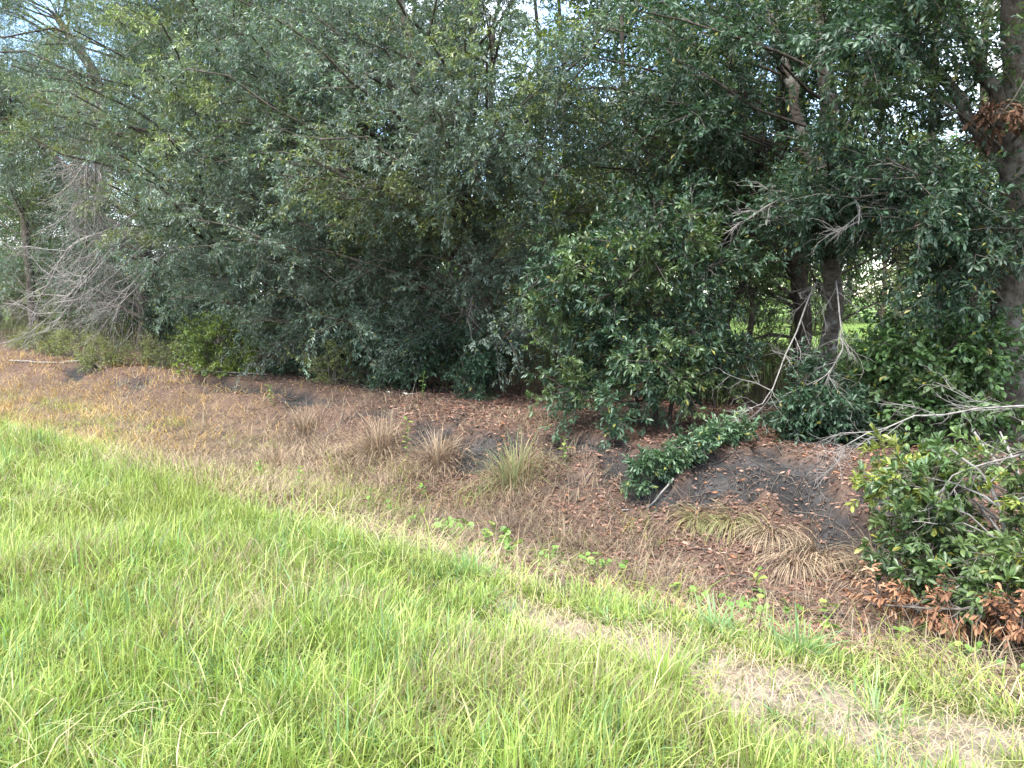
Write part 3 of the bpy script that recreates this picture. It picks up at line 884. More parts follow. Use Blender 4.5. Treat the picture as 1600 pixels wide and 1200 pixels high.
trees = [o for o in COL.objects if o.name.startswith("oak_tree") and o.parent is None]
t_left, t_pale = trees[0], next(o for o in trees if "thick pale blotched" in o["label"])
t_mid = next(o for o in trees if "twin-trunked" in o["label"])
t_slim = next(o for o in trees if "slim oak" in o["label"])
t_right = next(o for o in trees if "dark thick-trunked" in o["label"])
for pts in ([(-20.1, 10.4, 5.2), (-18.2, 8.6, 5.6), (-17.2, 8.1, 5.0), (-17.3, 8.0, 3.6)], [(-20.1, 10.4, 5.0), (-18.8, 8.8, 5.4), (-18.0, 8.3, 4.6), (-18.2, 8.2, 3.3)],
            [(-20.1, 10.3, 4.4), (-18.6, 8.9, 4.6), (-17.9, 8.4, 4.0), (-17.6, 8.1, 3.0)], [(-20.2, 10.4, 5.6), (-19.6, 9.4, 5.6), (-19.2, 8.8, 4.8), (-19.0, 8.6, 3.8)],
            [(-20.1, 10.4, 3.2), (-20.6, 9.2, 3.0), (-21.6, 8.8, 2.0), (-22.6, 8.6, .9)]):
    tag(bare(t_left, pts, .034, 13, 8, 4, 1.2, .65, .35, M_DEADWOOD), "bare grey dead bough")
for pts in ([(-14.7, 9.3, 2.6), (-15.2, 8.6, 3.3), (-16.4, 8.1, 2.7), (-18.2, 7.8, 1.6), (-19.6, 7.7, .9)], [(-14.7, 9.3, 2.4), (-15.4, 8.6, 2.9), (-16.8, 8.1, 2.0), (-18.0, 7.8, 1.2)],
            [(-14.7, 9.3, 2.9), (-15.0, 8.5, 3.5), (-16.0, 8.0, 3.1), (-17.0, 7.8, 2.3), (-17.6, 7.7, 1.4)], [(-14.7, 9.3, 2.2), (-15.2, 8.6, 2.5), (-16.0, 8.1, 1.8), (-16.6, 7.9, 1.0)],
            [(-14.7, 9.3, 2.5), (-16.4, 8.8, 3.0), (-18.6, 8.4, 2.0), (-20.4, 8.2, .7)]):
    tag(bare(t_slim, pts, .03, 12, 7, 4, 1.1, .6, .35, M_DEADWOOD), "bare grey dead bough")
for pts, r in (([(-2.6, 9.85, 2.8), (-2.6, 9.0, 2.75), (-2.8, 8.4, 2.6), (-3.0, 8.0, 2.35)], .018), ([(-2.6, 9.85, 2.9), (-2.2, 8.8, 2.8), (-1.95, 8.2, 2.55), (-1.85, 7.9, 2.25)], .018),
               ([(-2.55, 9.85, 1.4), (-2.5, 9.0, 1.75), (-2.5, 8.4, 1.3), (-2.55, 7.9, .75), (-2.6, 7.6, .5)], .014), ([(-2.55, 9.85, 1.5), (-2.3, 8.9, 1.75), (-2.1, 8.3, 1.5), (-2.0, 8.1, 1.0), (-2.2, 7.9, .7)], .012)):
    tag(bare(t_pale, pts, r, 10, 6, 3, .45, .25, .13, M_DEADWOOD), "bare pale dead branch")
for pts in ([(-7.8, 9.3, 2.0), (-8.3, 8.6, 2.2), (-9.0, 8.2, 2.0), (-9.6, 8.0, 1.7)], [(-7.7, 9.3, 1.5), (-7.3, 8.8, 1.7), (-7.0, 8.3, 1.5)], [(-8.1, 9.3, 3.0), (-8.2, 8.2, 3.2), (-8.9, 7.5, 3.22), (-9.6, 7.2, 3.2)]):
    tag(bare(t_mid, pts, .016, 8, 5, 0, .6, .3, 0, M_DEADWOOD), "bare thin dead branch")
for pts in ([(-.8, 9.3, 1.6), (-1.2, 8.8, 1.9), (-1.8, 8.6, 1.9)], [(-.8, 9.3, 2.2), (-1.3, 8.9, 2.4), (-2.0, 8.7, 2.2)]):
    tag(bare(t_right, pts, .02, 8, 6, 0, .5, .3, 0, M_DARKBARK), "bare dark branch")
for o, pts in [(t, p) for t in trees if "leaning" in t["label"] for p in ([(-3.4, 11.2, 1.4), (-3.9, 10.6, 1.7), (-4.4, 10.3, 1.5)], [(-3.4, 11.2, 2.0), (-3.1, 10.6, 2.0), (-2.8, 10.4, 1.5)],
                                                                   [(-3.4, 11.2, 1.0), (-3.7, 10.5, 1.0), (-4.1, 10.2, .7)], [(-3.4, 11.2, 2.3), (-4.1, 10.3, 2.5), (-4.9, 9.9, 2.2)])]:
    tag(bare(o, pts, .018, 8, 6, 2, .6, .35, .2, M_DARKBARK), "bare dark branch")
for pts in ([(-2.6, 10, 1.2), (-2.0, 9.8, 1.5), (-1.4, 9.6, 1.3)], [(-2.6, 10, 2.2), (-2.0, 9.6, 2.3), (-1.3, 9.3, 2.0)], [(-2.6, 10, 1.8), (-1.9, 10, 2.1), (-1.2, 10, 2.0)]):
    tag(bare(t_pale, pts, .016, 8, 6, 2, .6, .35, .2, M_TWIG), "bare brown branch")
# dead branches lying or hanging at the right
tag(bare(None, [(.15, 6.6, .76), (-.35, 6.35, .82), (-.91, 6.1, .74), (-1.29, 5.9, .56), (-1.42, 5.85, .40)], .009, 10, 6, 3, .42, .22, .1, M_DEADWOOD, "dead_branch"),
    "bleached leafless branch reaching left out of the top of the lower right bush", "dead branch")
tag(bare(None, [(.2, 6.1, .75), (-.2, 5.9, .62), (-.6, 5.7, .45), (-.8, 5.6, .2)], .010, 8, 5, 2, .3, .18, .1, M_DEADWOOD, "dead_branch"),
    "pale bare branch tangled in the front of the lower right bush", "dead branch")
tag(bare(None, [(.3, 5.3, -.05), (-.1, 5.15, -.14), (-.45, 5.0, -.22), (-.6, 4.95, -.30)], .016, 7, 5, 2, .35, .2, .1, M_BARK, "dead_branch"),
    "broken grey branch lying under the lower right bush behind the brown leaves", "dead branch")


# ------------------------------------------------------------------ grasses
def blades(u, v, h, w, lean, az, c0, c1, z=None, segs=3, arch=0):
    """vectorised curved blades -> V, F, C. lean 0 upright .. 1.5 lying."""
    n = len(u)
    b = W(u, v, ground(u, v) - .01 if z is None else z)
    d = np.stack([np.cos(az), np.sin(az), np.zeros(n)], -1)
    tw = az + math.pi / 2 + rng.normal(size=n) * .6
    s = np.stack([np.cos(tw), np.sin(tw), np.zeros(n)], -1)
    ts = np.linspace(0, 1, segs + 1)
    rows = []
    for t in ts:
        ang = lean * (.35 + .65 * t + arch * (1.1 * t - .3))           # bends further towards the tip
        up = h * t * np.cos(ang * .9)
        out = h * t * np.sin(ang * .9)
        c = b + d * out[:, None] + np.array([0, 0, 1.]) * up[:, None]
        wt = w * (1 - .55 * t * t)
        rows.append((c, wt, t))
    verts, cols = [], []
    for c, wt, t in rows[:-1]:
        verts += [c + s * wt[:, None] * .5, c - s * wt[:, None] * .5]
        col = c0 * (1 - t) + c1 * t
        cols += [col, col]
    verts.append(rows[-1][0])
    cols.append(c1)
    k = len(verts)
    V = np.stack(verts, 1).reshape(-1, 3)
    C = np.stack(cols, 1).reshape(-1, 3)
    f = []
    for i in range(segs - 1):
        a = 2 * i
        f += [[a, a + 1, a + 3], [a, a + 3, a + 2]]
    f.append([2 * segs - 2, 2 * segs - 1, 2 * segs])
    F = (np.array(f)[None] + (np.arange(n) * k)[:, None, None]).reshape(-1, 3)
    return V, F, C


def join(lst):
    Vs, Fs, Cs, o = [], [], [], 0
    for V, F, C in lst:
        Vs.append(V); Fs.append(F + o); Cs.append(C)
        o += len(V)
    return np.concatenate(Vs), np.concatenate(Fs), np.concatenate(Cs)


def pick(n, pal, p=None):
    pal = np.array(pal, float)
    return pal[rng.choice(len(pal), n, p=p)] * (1 + .12 * rng.normal(size=(n, 1)))


def in_view(u, v, z=0.0, mx=1.25, my=1.3):
    P = W(u, v, np.zeros_like(u) + z)
    x, y, d = project(P)
    return (d > .9) & (np.abs(x) < mx) & (y > -my)


G_GREEN = [(.30, .42, .09), (.34, .45, .11), (.24, .36, .075), (.39, .46, .13), (.44, .47, .16)]
G_BLUE = [(.20, .36, .15), (.22, .38, .17)]
STRAW = [(.37, .30, .19), (.30, .235, .15), (.41, .35, .22)]
TAN = [(.37, .27, .175), (.44, .335, .215), (.29, .215, .15), (.17, .128, .10)]
ORANGE = [(.50, .33, .09), (.54, .39, .12), (.43, .27, .09)]


def verge_grass():
    lst = []
    # tufts
    n = 31000
    cu, cv = rng.uniform(-13, 2.5, n), rng.uniform(-.6, 3.75, n)
    cv[:13000] = rng.uniform(.6, 3.75, 13000)
    cu[:13000] = rng.uniform(-5, 1.5, 13000)
    keep = in_view(cu, cv, 0, 1.15, 1.12) &  (cv < 3.5 - .3 * sstep(-8, -4.5, cu) + .35 * sstep(-3.2, -2, cu) + .3 * (fbm(cu * 1.1, cu * .3, 61) - .5))
    bm = baremask(cu, cv)
    keep &= rng.random(n) < .35 + 1.3 * sstep(.38, .62, fbm(cu * 3.0, cv * 3.0, 66, 3))
    edge = sstep(2.4, 3.2, cv) * sstep(-3.4, -1.8, cu)
    keep &= rng.random(n) > np.clip(bm * .95 + edge * .3, 0, .9)
    cu, cv, edge = cu[keep], cv[keep], edge[keep]
    m = 14
    th = fbm(cu * .8, cv * .8, 63)
    yl = fbm(cu * .9, cv * .9, 64)
    ch = .07 + .19 * th + .10 * rng.random(len(cu)) ** 2
    ch *= 1 - .5 * sstep(2.15, 2.9, cv) * sstep(-3.6, -2.2, cu)
    cc = pick(len(cu), G_GREEN)
    blue = rng.random(len(cu)) < .12
    cc[blue] = pick(blue.sum(), G_BLUE)
    ylw = np.array([.31, .37, .09])
    k = sstep(.5, .7, yl)[:, None] * .6
    cc = cc * (1 - k) + ylw * k
    laz = fbm(cu * .5, cv * .5, 65) * 12.0
    r = np.abs(rng.normal(size=(len(cu), m))) * .055
    a = rng.uniform(0, 6.283, (len(cu), m))
    u = (cu[:, None] + r * np.cos(a)).ravel()
    v = (cv[:, None] + r * np.sin(a)).ravel()
    # heading: outwards from the tuft, mixed with the local lay of the grass
    dx = np.cos(a) * CA + np.sin(a) * SA
    dy = -np.cos(a) * SA + np.sin(a) * CA
    lx, ly = np.cos(laz)[:, None] * .35, np.sin(laz)[:, None] * .35
    az = np.arctan2(dy + ly + .8 * rng.normal(size=a.shape), dx + lx + .8 * rng.normal(size=a.shape)).ravel()
    h = (ch[:, None] * (.5 + .75 * rng.random(a.shape))).ravel()
    lean = np.clip(.75 + .5 * rng.normal(size=len(u)), .05, 1.7)
    cc = cc * (1 + .2 * rng.normal(size=(len(cu), 1)))
    c1 = np.repeat(cc, m, 0) * (1 + .17 * rng.normal(size=(len(u), 1)))
    dry = rng.random(len(u)) < .05 + .3 * sstep(.55, .72, fbm(u * 1.6, v * 1.6, 68))
    c1[dry] = pick(dry.sum(), STRAW)
    c0 = c1 * np.array([.58, .56, .5])  # blade feet coloured darker, painting shade into the gaps between blades
    far = np.hypot(u, v) > 4.5
    for k, sg in ((far, 2), (~far, 3)):
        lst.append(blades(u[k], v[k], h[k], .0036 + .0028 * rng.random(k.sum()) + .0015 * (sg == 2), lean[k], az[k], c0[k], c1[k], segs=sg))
    # low, lying thatch between the tufts
    n = 42000
    u, v = rng.uniform(-12, 2.5, n), rng.uniform(-.4, 3.9, n)
    kp = in_view(u, v) & (rng.random(n) > baremask(u, v) * .75)
    u, v = u[kp], v[kp]
    n = len(u)
    c1 = pick(n, G_GREEN)
    dry = rng.random(n) < .28
    c1[dry] = pick(dry.sum(), STRAW)
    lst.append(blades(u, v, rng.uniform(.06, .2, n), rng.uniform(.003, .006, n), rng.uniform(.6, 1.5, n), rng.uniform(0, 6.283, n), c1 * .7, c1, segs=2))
    # long pale blades lying across the rest
    n = 6500
    u, v = rng.uniform(-10, 2.5, n), rng.uniform(-.2, 3.6, n)
    kp = in_view(u, v, 0, 1.15, 1.12) & (rng.random(n) < 1.6 * sstep(.42, .7, fbm(u * 1.2, v * 1.2, 67)))
    u, v = u[kp], v[kp]
    n = len(u)
    c1 = pick(n, [(.42, .46, .18), (.46, .44, .22), (.36, .44, .14), (.48, .42, .25)])
    lst.append(blades(u, v, rng.uniform(.18, .38, n), rng.uniform(.0035, .006, n), rng.uniform(.9, 1.6, n), rng.uniform(0, 6.283, n), c1 * .85, c1, z=ground(u, v) + rng.uniform(0, .07, n), arch=.2))
    V, F, C = join(lst)
    tag(build("grass", V, F, M_GRASS, None, C), kind='stuff')


verge_grass()


def dry_grass():
    lst = []
    n = 88000
    u = np.concatenate([rng.uniform(-30, -4, n), rng.uniform(-8, 2, n // 2)])
    v = np.concatenate([3.35 + 4.4 * rng.random(n) ** 1.1, rng.uniform(3.4, 6.6, n // 2)])
    n = len(u)
    f1, f2 = fbm(u * .7, v * 1.1, 71), fbm(u * 1.6, v * 1.6, 72)
    dens = np.where(u < -5.5, 1.0 - .75 * sstep(6.1, 7.3, v + (f1 - .5) * 1.5), .16 + .6 * sstep(.45, .65, f1)) * (1 - .97 * soilmask(u, v)) * (.45 + .9 * sstep(.35, .6, fbm(u * 3.2, v * 3.2, 74, 2)))
    kp = in_view(u, v) & (rng.random(n) < dens)
    u, v, f1, f2 = u[kp], v[kp], f1[kp], f2[kp]
    n = len(u)
    c = pick(n, TAN)
    og = rng.random(n) < sstep(-8, -12, u + (f1 - .5) * 5) * .75
    c[og] = pick(og.sum(), ORANGE)
    st = rng.random(n) < .27
    c[st] = pick(st.sum(), STRAW)
    gr = rng.random(n) < np.clip(sstep(.46, .62, f2) * (.5 + .25 * sstep(-8, -12, u)) * (v < 6.2) + .35 * (1 - sstep(3.6, 4.3, v)), 0, 1)
    c[gr] = pick(gr.sum(), [(.28, .32, .07), (.34, .34, .09), (.2, .28, .06)])
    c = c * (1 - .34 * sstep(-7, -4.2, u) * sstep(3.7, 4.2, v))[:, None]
    laz = fbm(u * .6, v * .6, 73) * 10
    h = rng.uniform(.10, .34, n)
    lean = np.where(rng.random(n) < .68, rng.uniform(1.25, 1.75, n), np.clip(.8 + .4 * rng.normal(size=n), .1, 1.5))
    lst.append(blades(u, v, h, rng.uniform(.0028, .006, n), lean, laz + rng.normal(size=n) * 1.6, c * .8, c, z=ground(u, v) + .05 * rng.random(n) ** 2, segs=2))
    V, F, C = join(lst)
    tag(build("dry_grass", V, F, M_DRY, None, C), kind='stuff')
    # straw mat on the worn gaps
    n = 26000
    u, v = rng.uniform(-5, 1.5, n), rng.uniform(2.3, 4.1, n)
    kp = rng.random(n) < np.clip(baremask(u, v) * .8 + .12, 0, 1)
    u, v = u[kp], v[kp]
    n = len(u)
    c = pick(n, STRAW + TAN[:2])
    V, F, C = blades(u, v, rng.uniform(.05, .16, n), rng.uniform(.002, .004, n), rng.uniform(1.35, 1.6, n), rng.uniform(0, 6.28, n), c, c,
                     z=ground(u, v) + rng.uniform(.003, .02, n), segs=2)
    tag(build("straw", V, F, M_DRY, None, C), kind='stuff')


dry_grass()


def leaf_litter():
    n = 128000
    u = np.concatenate([rng.uniform(-8, 1.8, int(n * .75)), rng.uniform(-26, -6, int(n * .25))])
    v = 3.7 + 6.6 * rng.random(len(u)) ** 1.15
    n = len(u)
    dens = (.15 + .85 * sstep(3.7, 4.4, v)) * np.where(u < -6, .25 + .75 * sstep(5.8, 7, v), 1) * (1 - .74 * soilmask(u, v))
    dens = dens * (.55 + .9 * fbm(u * 1.5, v * 1.5, 81))
    kp = in_view(u, v) & (rng.random(n) < dens)
    u, v = u[kp], v[kp]
    n = len(u)
    P = W(u, v, ground(u, v) + .004 + .02 * rng.random(n))
    az = rng.uniform(0, 6.283, n)
    A = norm(np.stack([np.cos(az), np.sin(az), .28 * rng.normal(size=n)], -1))
    up = np.array([-.15 * SA, -.15 * CA, 1.]) + .6 * rng.normal(size=(n, 3))
    Nn = norm(up - (up * A).sum(-1, keepdims=True) * A)
    S = np.cross(Nn, A)
    ln = .022 + .05 * rng.random(n) ** 1.4
    C = pick(n, [(.215, .118, .082), (.26, .15, .105), (.13, .078, .06), (.33, .21, .155), (.165, .105, .082), (.31, .135, .065)], [.24, .17, .26, .09, .20, .04])
    wd = ln * rng.uniform(.25, .42, n)
    nr = (u > -3.5) & (v < 6.5)
    V, F, C = join([leaf_geo(sh, P[k], A[k], S[k], Nn[k], ln[k], wd[k], C[k]) for sh, k in ((LEAF4, nr), (LEAF2, ~nr))])
    tag(build("leaf_litter", V, F, M_DRY, None, C), kind='stuff')
    # crumbs of soil on the bare patches
    n = 42000
    u, v = rng.uniform(-9, .5, n), rng.uniform(5.6, 7.8, n)
    kp = rng.random(n) < soilmask(u, v) * (.2 + 1.2 * sstep(.4, .65, fbm(u * 5, v * 5, 93, 3)))
    u, v = u[kp], v[kp]
    n = len(u)
    r = .004 + .021 * rng.random(n) ** 4
    o4 = np.array([[1, 0, -.3], [-.5, .87, -.3], [-.5, -.87, -.3], [0, 0, .9]])
    V = W(u, v, ground(u, v))[:, None, :] + o4[None] * r[:, None, None] * (1 + .5 * rng.normal(size=(n, 4, 1)))
    F = np.array([[0, 1, 3], [1, 2, 3], [2, 0, 3]])[None] + (np.arange(n) * 4)[:, None, None]
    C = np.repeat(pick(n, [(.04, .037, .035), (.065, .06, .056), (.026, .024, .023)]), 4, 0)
    tag(build("soil_crumbs", V.reshape(-1, 3), F.reshape(-1, 3), M_GROUND, None, C), kind='stuff')
    # roots and stalks hanging down the bare faces
    n = 900
    u, v = rng.uniform(-9, .3, n), rng.uniform(6.3, 7.3, n)
    kp = soilmask(u, v) > .15
    u, v = u[kp], v[kp]
    n = len(u)
    az = -math.pi / 2 - ANG + rng.normal(size=n) * .7
    pts = walk(W(u, v, 0), np.stack([np.cos(az), np.sin(az), np.zeros(n)], -1), rng.uniform(.12, .55, n), 7, .16, 0)
    uu, vv = UV(pts)
    pts[..., 2] = ground(uu, vv) + .008 + .02 * rng.random((n, 7))
    V, F = tubes(pts, rng.uniform(.0015, .0045, (n, 1)) * np.linspace(1, .4, 7)[None], 3)
    tag(build("hanging_roots", V, F, M_TWIG), kind='stuff')
    # small fallen sticks
    n = 1500
    u, v = rng.uniform(-14, 1.5, n), rng.uniform(4.2, 10, n)
    az = rng.uniform(0, 6.283, n)
    L = rng.uniform(.08, .5, n)
    pts = walk(W(u, v, ground(u, v) + .015), np.stack([np.cos(az), np.sin(az), .05 * rng.normal(size=n)], -1), L, 4, .12, 0)
    uu, vv = UV(pts)
    pts[..., 2] = ground(uu, vv) + .012 + .015 * rng.random((n, 1))
    V, F = tubes(pts, rng.uniform(.0015, .005, (n, 1)) * np.ones((1, 4)), 4)
    tag(build("twig_litter", V, F, M_TWIG), kind='stuff')


leaf_litter()


def undergrowth():
    # thin bare stems and vines standing in the shade
    n = 230
    u, v = rng.uniform(-24, 1.5, n), rng.uniform(9.6, 14, n)
    d = np.stack([.18 * rng.normal(size=n), .18 * rng.normal(size=n), np.ones(n)], -1)
    pts = walk(W(u, v, ground(u, v) - .02), d, rng.uniform(.9, 3.6, n), 7, .10, 0)
    r = rng.uniform(.004, .012, (n, 1))
    kids, kd, kp, kt = spawn(pts, 4, .25, 1, .4, 1.1, .6)
    q = walk(kids, kd, rng.uniform(.3, .9, len(kids)), 4, .2, .12)
    V, F = cat_tubes([tubes(pts, r * np.linspace(1, .4, 7)[None], 4), tubes(q, np.full((len(q), 1), .003) * np.array([[1, .8, .6, .4]]), 3)])
    tag(build("bare_undergrowth", V, F, M_TWIG, None, None, True), kind='stuff')
    n = 16000
    u, v = rng.uniform(-32, 2.5, n), rng.uniform(8.6, 14, n)
    kp = in_view(u, v) & (rng.random(n) < .15 + .85 * sstep(9.3, 11, v))
    u, v = u[kp], v[kp]
    n = len(u)
    c = pick(n, [(.12, .10, .06), (.17, .14, .08), (.09, .12, .04), (.14, .17, .05), (.08, .06, .045)])
    a = blades(u, v, rng.uniform(.2, .95, n), rng.uniform(.004, .010, n), np.abs(rng.normal(size=n)) * .5, rng.uniform(0, 6.28, n), c, c)
    V, F, C = a
    tag(build("undergrowth", V, F, M_DRY, None, C), kind='stuff')
    n = 17000
    u, v = rng.uniform(-60, 8, n), 13.6 + 20 * rng.random(n) ** 1.8
    kp = in_view(u, v)
    u, v = u[kp], v[kp]
    n = len(u)
    c = pick(n, [(.17, .24, .07), (.22, .27, .09), (.26, .27, .12), (.13, .20, .06)])
    V, F, C = blades(u, v, rng.uniform(.25, .7, n), rng.uniform(.012, .028, n), np.abs(rng.normal(size=n)) * .5, rng.uniform(0, 6.28, n), c * .8, c, segs=2)
    tag(build("meadow_grass", V, F, M_GRASS, None, C), kind='stuff')


undergrowth()


# --- single grass clumps
def clump(label, u, v, r, h, n, pal, leanm, group, name="grass_clump", mat=None, wide=.0055, toward=.5):
    a = rng.uniform(0, 6.283, n)
    q = np.abs(rng.normal(size=n)) * r * .4
    uu, vv = u + q * np.cos(a), v + q * np.sin(a)
    a = a + rng.normal(size=n) * .3
    dx = np.cos(a) * CA + np.sin(a) * SA - toward * SA
    dy = -np.cos(a) * SA + np.sin(a) * CA - toward * CA
    az = np.arctan2(dy, dx)
    c = pick(n, pal)
    lean = np.clip(leanm + .5 * rng.normal(size=n), .1, 2.4)
    a = a + rng.normal(size=n) * .5
    h = h * (.7 + .6 * fbm(a * .8 + u * 3, np.zeros(n), 91))
    V, F, C = blades(uu, vv, h * (.55 + .6 * rng.random(n)), wide * (.7 + .6 * rng.random(n)), lean, az, c * .8, c, segs=4, arch=.55 if leanm > 1.2 else .25)
    base = W(u, v, float(ground(u, v)))
    o = build(name, V - base, F, mat or M_DRY, None, C)
    o.location = [float(x) for x in base]
    return tag(o, label, "grass clump", group)


GB = "dry grass clumps on the bank"
GREENISH = [(.26, .24, .10), (.30, .25, .12), (.20, .22, .09)]
clump("large upright tan grass clump on the bank, left of the first dark soil hollow", -6.85, 6.35, .45, .50, 520, TAN, .75, GB)
clump("tan grass clump on the bank between two dark soil hollows", -5.85, 6.3, .36, .42, 380, TAN, .85, GB)
clump("clump of grey-green blades over a tan skirt, mid-bank in front of the bushy young oak", -4.72, 6.25, .42, .48, 420, GREENISH + TAN[:1] + [(.17, .25, .10)], .75, GB)
clump("small tan-green drooping clump under the tip of the leafy branch", -2.66, 6.18, .15, .3, 140, GREENISH, 1.6, GB, toward=1.0)
clump("taller tan-green drooping clump below the bare soil, right of the leafy branch tip", -2.36, 6.25, .17, .38, 170, GREENISH, 1.6, GB, toward=1.0)
clump("mid-sized straw-coloured clump hanging over the bank below the mossy dark soil", -2.02, 6.22, .2, .42, 220, TAN + STRAW[:1], 1.6, GB, toward=1.1)
clump("largest drooping straw-coloured clump, beside the dark hollow near the lower right bush", -1.62, 6.2, .26, .5, 340, TAN + STRAW[:1], 1.6, GB, toward=1.0)
clump("low brown clump just below the largest drooping clump", -1.7, 5.85, .24, .36, 220, TAN, 1.6, GB, toward=1.1)
clump("thin brown clump between the dark hollow and the lower right bush", -1.16, 6.05, .22, .46, 190, TAN[:3], 1.0, GB, toward=.8)
clump("small grey-brown clump half buried in leaf litter at mid-bank", -3.25, 5.2, .2, .24, 130, TAN[2:], .5, GB)
clump("low grey-brown clump in the ditch below the green-topped clump", -4.0, 5.1, .25, .25, 160, TAN[2:], .5, GB)
clump("rust-tinted tan clump at the left part of the bank, below the sweeping sprays", -8.6, 6.6, .4, .36, 260, TAN, .6, GB)
clump("grey-tan clump on the lower bank left of the large upright clump", -7.9, 5.6, .35, .34, 240, TAN[:3], .6, GB)
GV = "broad-bladed green clumps on the verge"
BL = [(.20, .34, .14), (.24, .38, .15), (.27, .39, .17)]
clump("blue-green broad-bladed clump at the verge's thin edge, left of the sandy gap", -2.75, 3.2, .16, .27, 80, BL + G_GREEN[:1], .8, GV, mat=M_GRASS, wide=.006, toward=0)
clump("blue-green clump behind the sandy gap, blades fanning flat", -1.35, 3.45, .16, .22, 60, BL, .9, GV, mat=M_GRASS, wide=.008, toward=0)
clump("blue-green spiky clump standing in front of the round-leaved weeds", -.98, 3.5, .15, .24, 60, BL, .8, GV, mat=M_GRASS, wide=.008, toward=0)
clump("green clump at the right end of the sandy gap", -.55, 3.0, .2, .22, 70, BL + G_GREEN[:2], .9, GV, mat=M_GRASS, wide=.006, toward=0)
clump("bright green clump at the near side of the sandy gap", -1.3, 2.72, .2, .30, 110, G_GREEN, .5, GV, mat=M_GRASS, wide=.006, toward=0)


# ------------------------------------------------------------------ small weeds
def disc_mesh(name, tint, mat, lobes=9):
    th = np.linspace(0, 2 * math.pi, lobes, endpoint=False)
    V = [[0, 0, -.1]] + [[.5 * math.cos(t) * (1 - .25 * (abs(t - math.pi) < .3)), .5 * math.sin(t), .03 * math.sin(3 * t)] for t in th]
    F = [[0, 1 + i, 1 + (i + 1) % lobes] for i in range(lobes)]
    V = np.array(V)
    return raw_mesh(name, V, np.array(F), mat, np.broadcast_to(np.array(tint), V.shape), True)


DISCS = [disc_mesh("leaf", t, M_GRASS) for t in ((.15, .28, .055), (.19, .32, .07), (.11, .22, .05), (.28, .33, .09))]
OVALS = [leaf_part_mesh(.5, t, M_GRASS) for t in ((.13, .26, .05), (.17, .30, .06), (.24, .32, .07))]


def weed(label, u, v, n, h, s, group, kind="round", name="weed"):
    from mathutils import Euler
    g = float(ground(u, v))
    base = W(u, v, g)
    root = thing(name, base, label, "weed", group)
    lines, spots = [], []
    if kind == "round":
        for k in range(n):
            a, r = rng.uniform(0, 6.28), rng.uniform(.15, 1) * s * 1.6
            du, dv = math.cos(a) * r, math.sin(a) * r
            g1 = float(ground(u + du, v + dv))
            z = max(g1 + .02, g) + h * rng.uniform(.35, 1)
            e = W(u + du, v + dv, z)
            lines.append(np.array([base - [0, 0, .02], (base + e) / 2 + [0, 0, .02], e]))
            spots.append((e, None))
    else:
        top = base + np.array([rng.normal() * .03, rng.normal() * .03, h])
        mid = (base + top) / 2 + np.array([rng.normal() * .02, rng.normal() * .02, 0])
        lines.append(np.array([base - [0, 0, .02], mid, top]))
        for k in range(n):
            t = .15 + .85 * k / n
            p = base * (1 - t) + top * t
            spots.append((p, k * 2.4 + rng.uniform(-.4, .4)))
    P = np.stack(lines)
    V, F = tubes(P, np.ones((len(P), 3)) * (.0018 if kind == "round" else .003), 4)
    build("stem", V, F, M_STEM, root)
    for p, az in spots:
        if kind == "round":
            o = bpy.data.objects.new("leaf", DISCS[rng.integers(0, 4) if rng.random() < .5 else rng.integers(0, 2)])
            o.rotation_euler = Euler((rng.normal() * .35 + .25, rng.normal() * .35, rng.uniform(0, 6.28)))
            sc = s * rng.uniform(.7, 1.2)
        else:
            o = bpy.data.objects.new("leaf", OVALS[rng.integers(0, 3)])
            o.rotation_euler = Euler((rng.normal() * .2, rng.uniform(-.5, .2), az))
            sc = s * rng.uniform(.8, 1.3)
        o.scale = (sc, sc, sc)
        o.location = [float(x) for x in p - base]
        COL.objects.link(o)
        o.parent = root
    return root


M_STEM = bark_mat("green_stem", (.10, .17, .04), (.18, .26, .07), bump=.1)
GW = "round-leaved weeds along the ditch"
lab_rank = "patch of bright round-leaved weeds at the verge edge, left end of the ditch"
for k in range(14):
    weed("bright round-leaved weed in the leafy patch at the ditch's verge edge", -3.75 + rng.normal() * .45, 4.4 + rng.normal() * .2, 7, .17, .055, GW)
for k in range(5):
    weed("round-leaved weed in the cluster below the small grey-brown clump", -2.75 + rng.normal() * .12, 4.75 + rng.normal() * .1, 6, .15, .048, GW)
for k in range(7):
    weed("round-leaved weed where the verge thins out in front of the litter", -2.0 + rng.normal() * .4, 4.35 + rng.normal() * .2, 5, .12, .045, GW)
for (u, v, w) in ((-1.62, 4.72, "lone round-leaved weed on brown litter, leftmost of three in a row"), (-1.42, 4.78, "lone round-leaved weed on brown litter, middle of three in a row"),
                  (-1.24, 4.98, "round-leaved weed on brown litter beside a dark stick, right of three in a row"),
                  (-.80, 4.75, "small round-leaved weed at the left foot of the lower right bush"),
                  (-.42, 4.42, "round-leaved weed in the litter below the fallen brown oak leaves"), (-.33, 4.42, "bright round-leaved weed right below the fallen brown oak leaves"),
                  (-.12, 4.2, "round-leaved weed in the litter at the right edge"), (-1.0, 4.2, "round-leaved weed at the litter's edge behind the spiky clump")):
    weed(w, u, v, 5, .13, .046, GW)
GL = "leafy stemmed weeds on the bank"
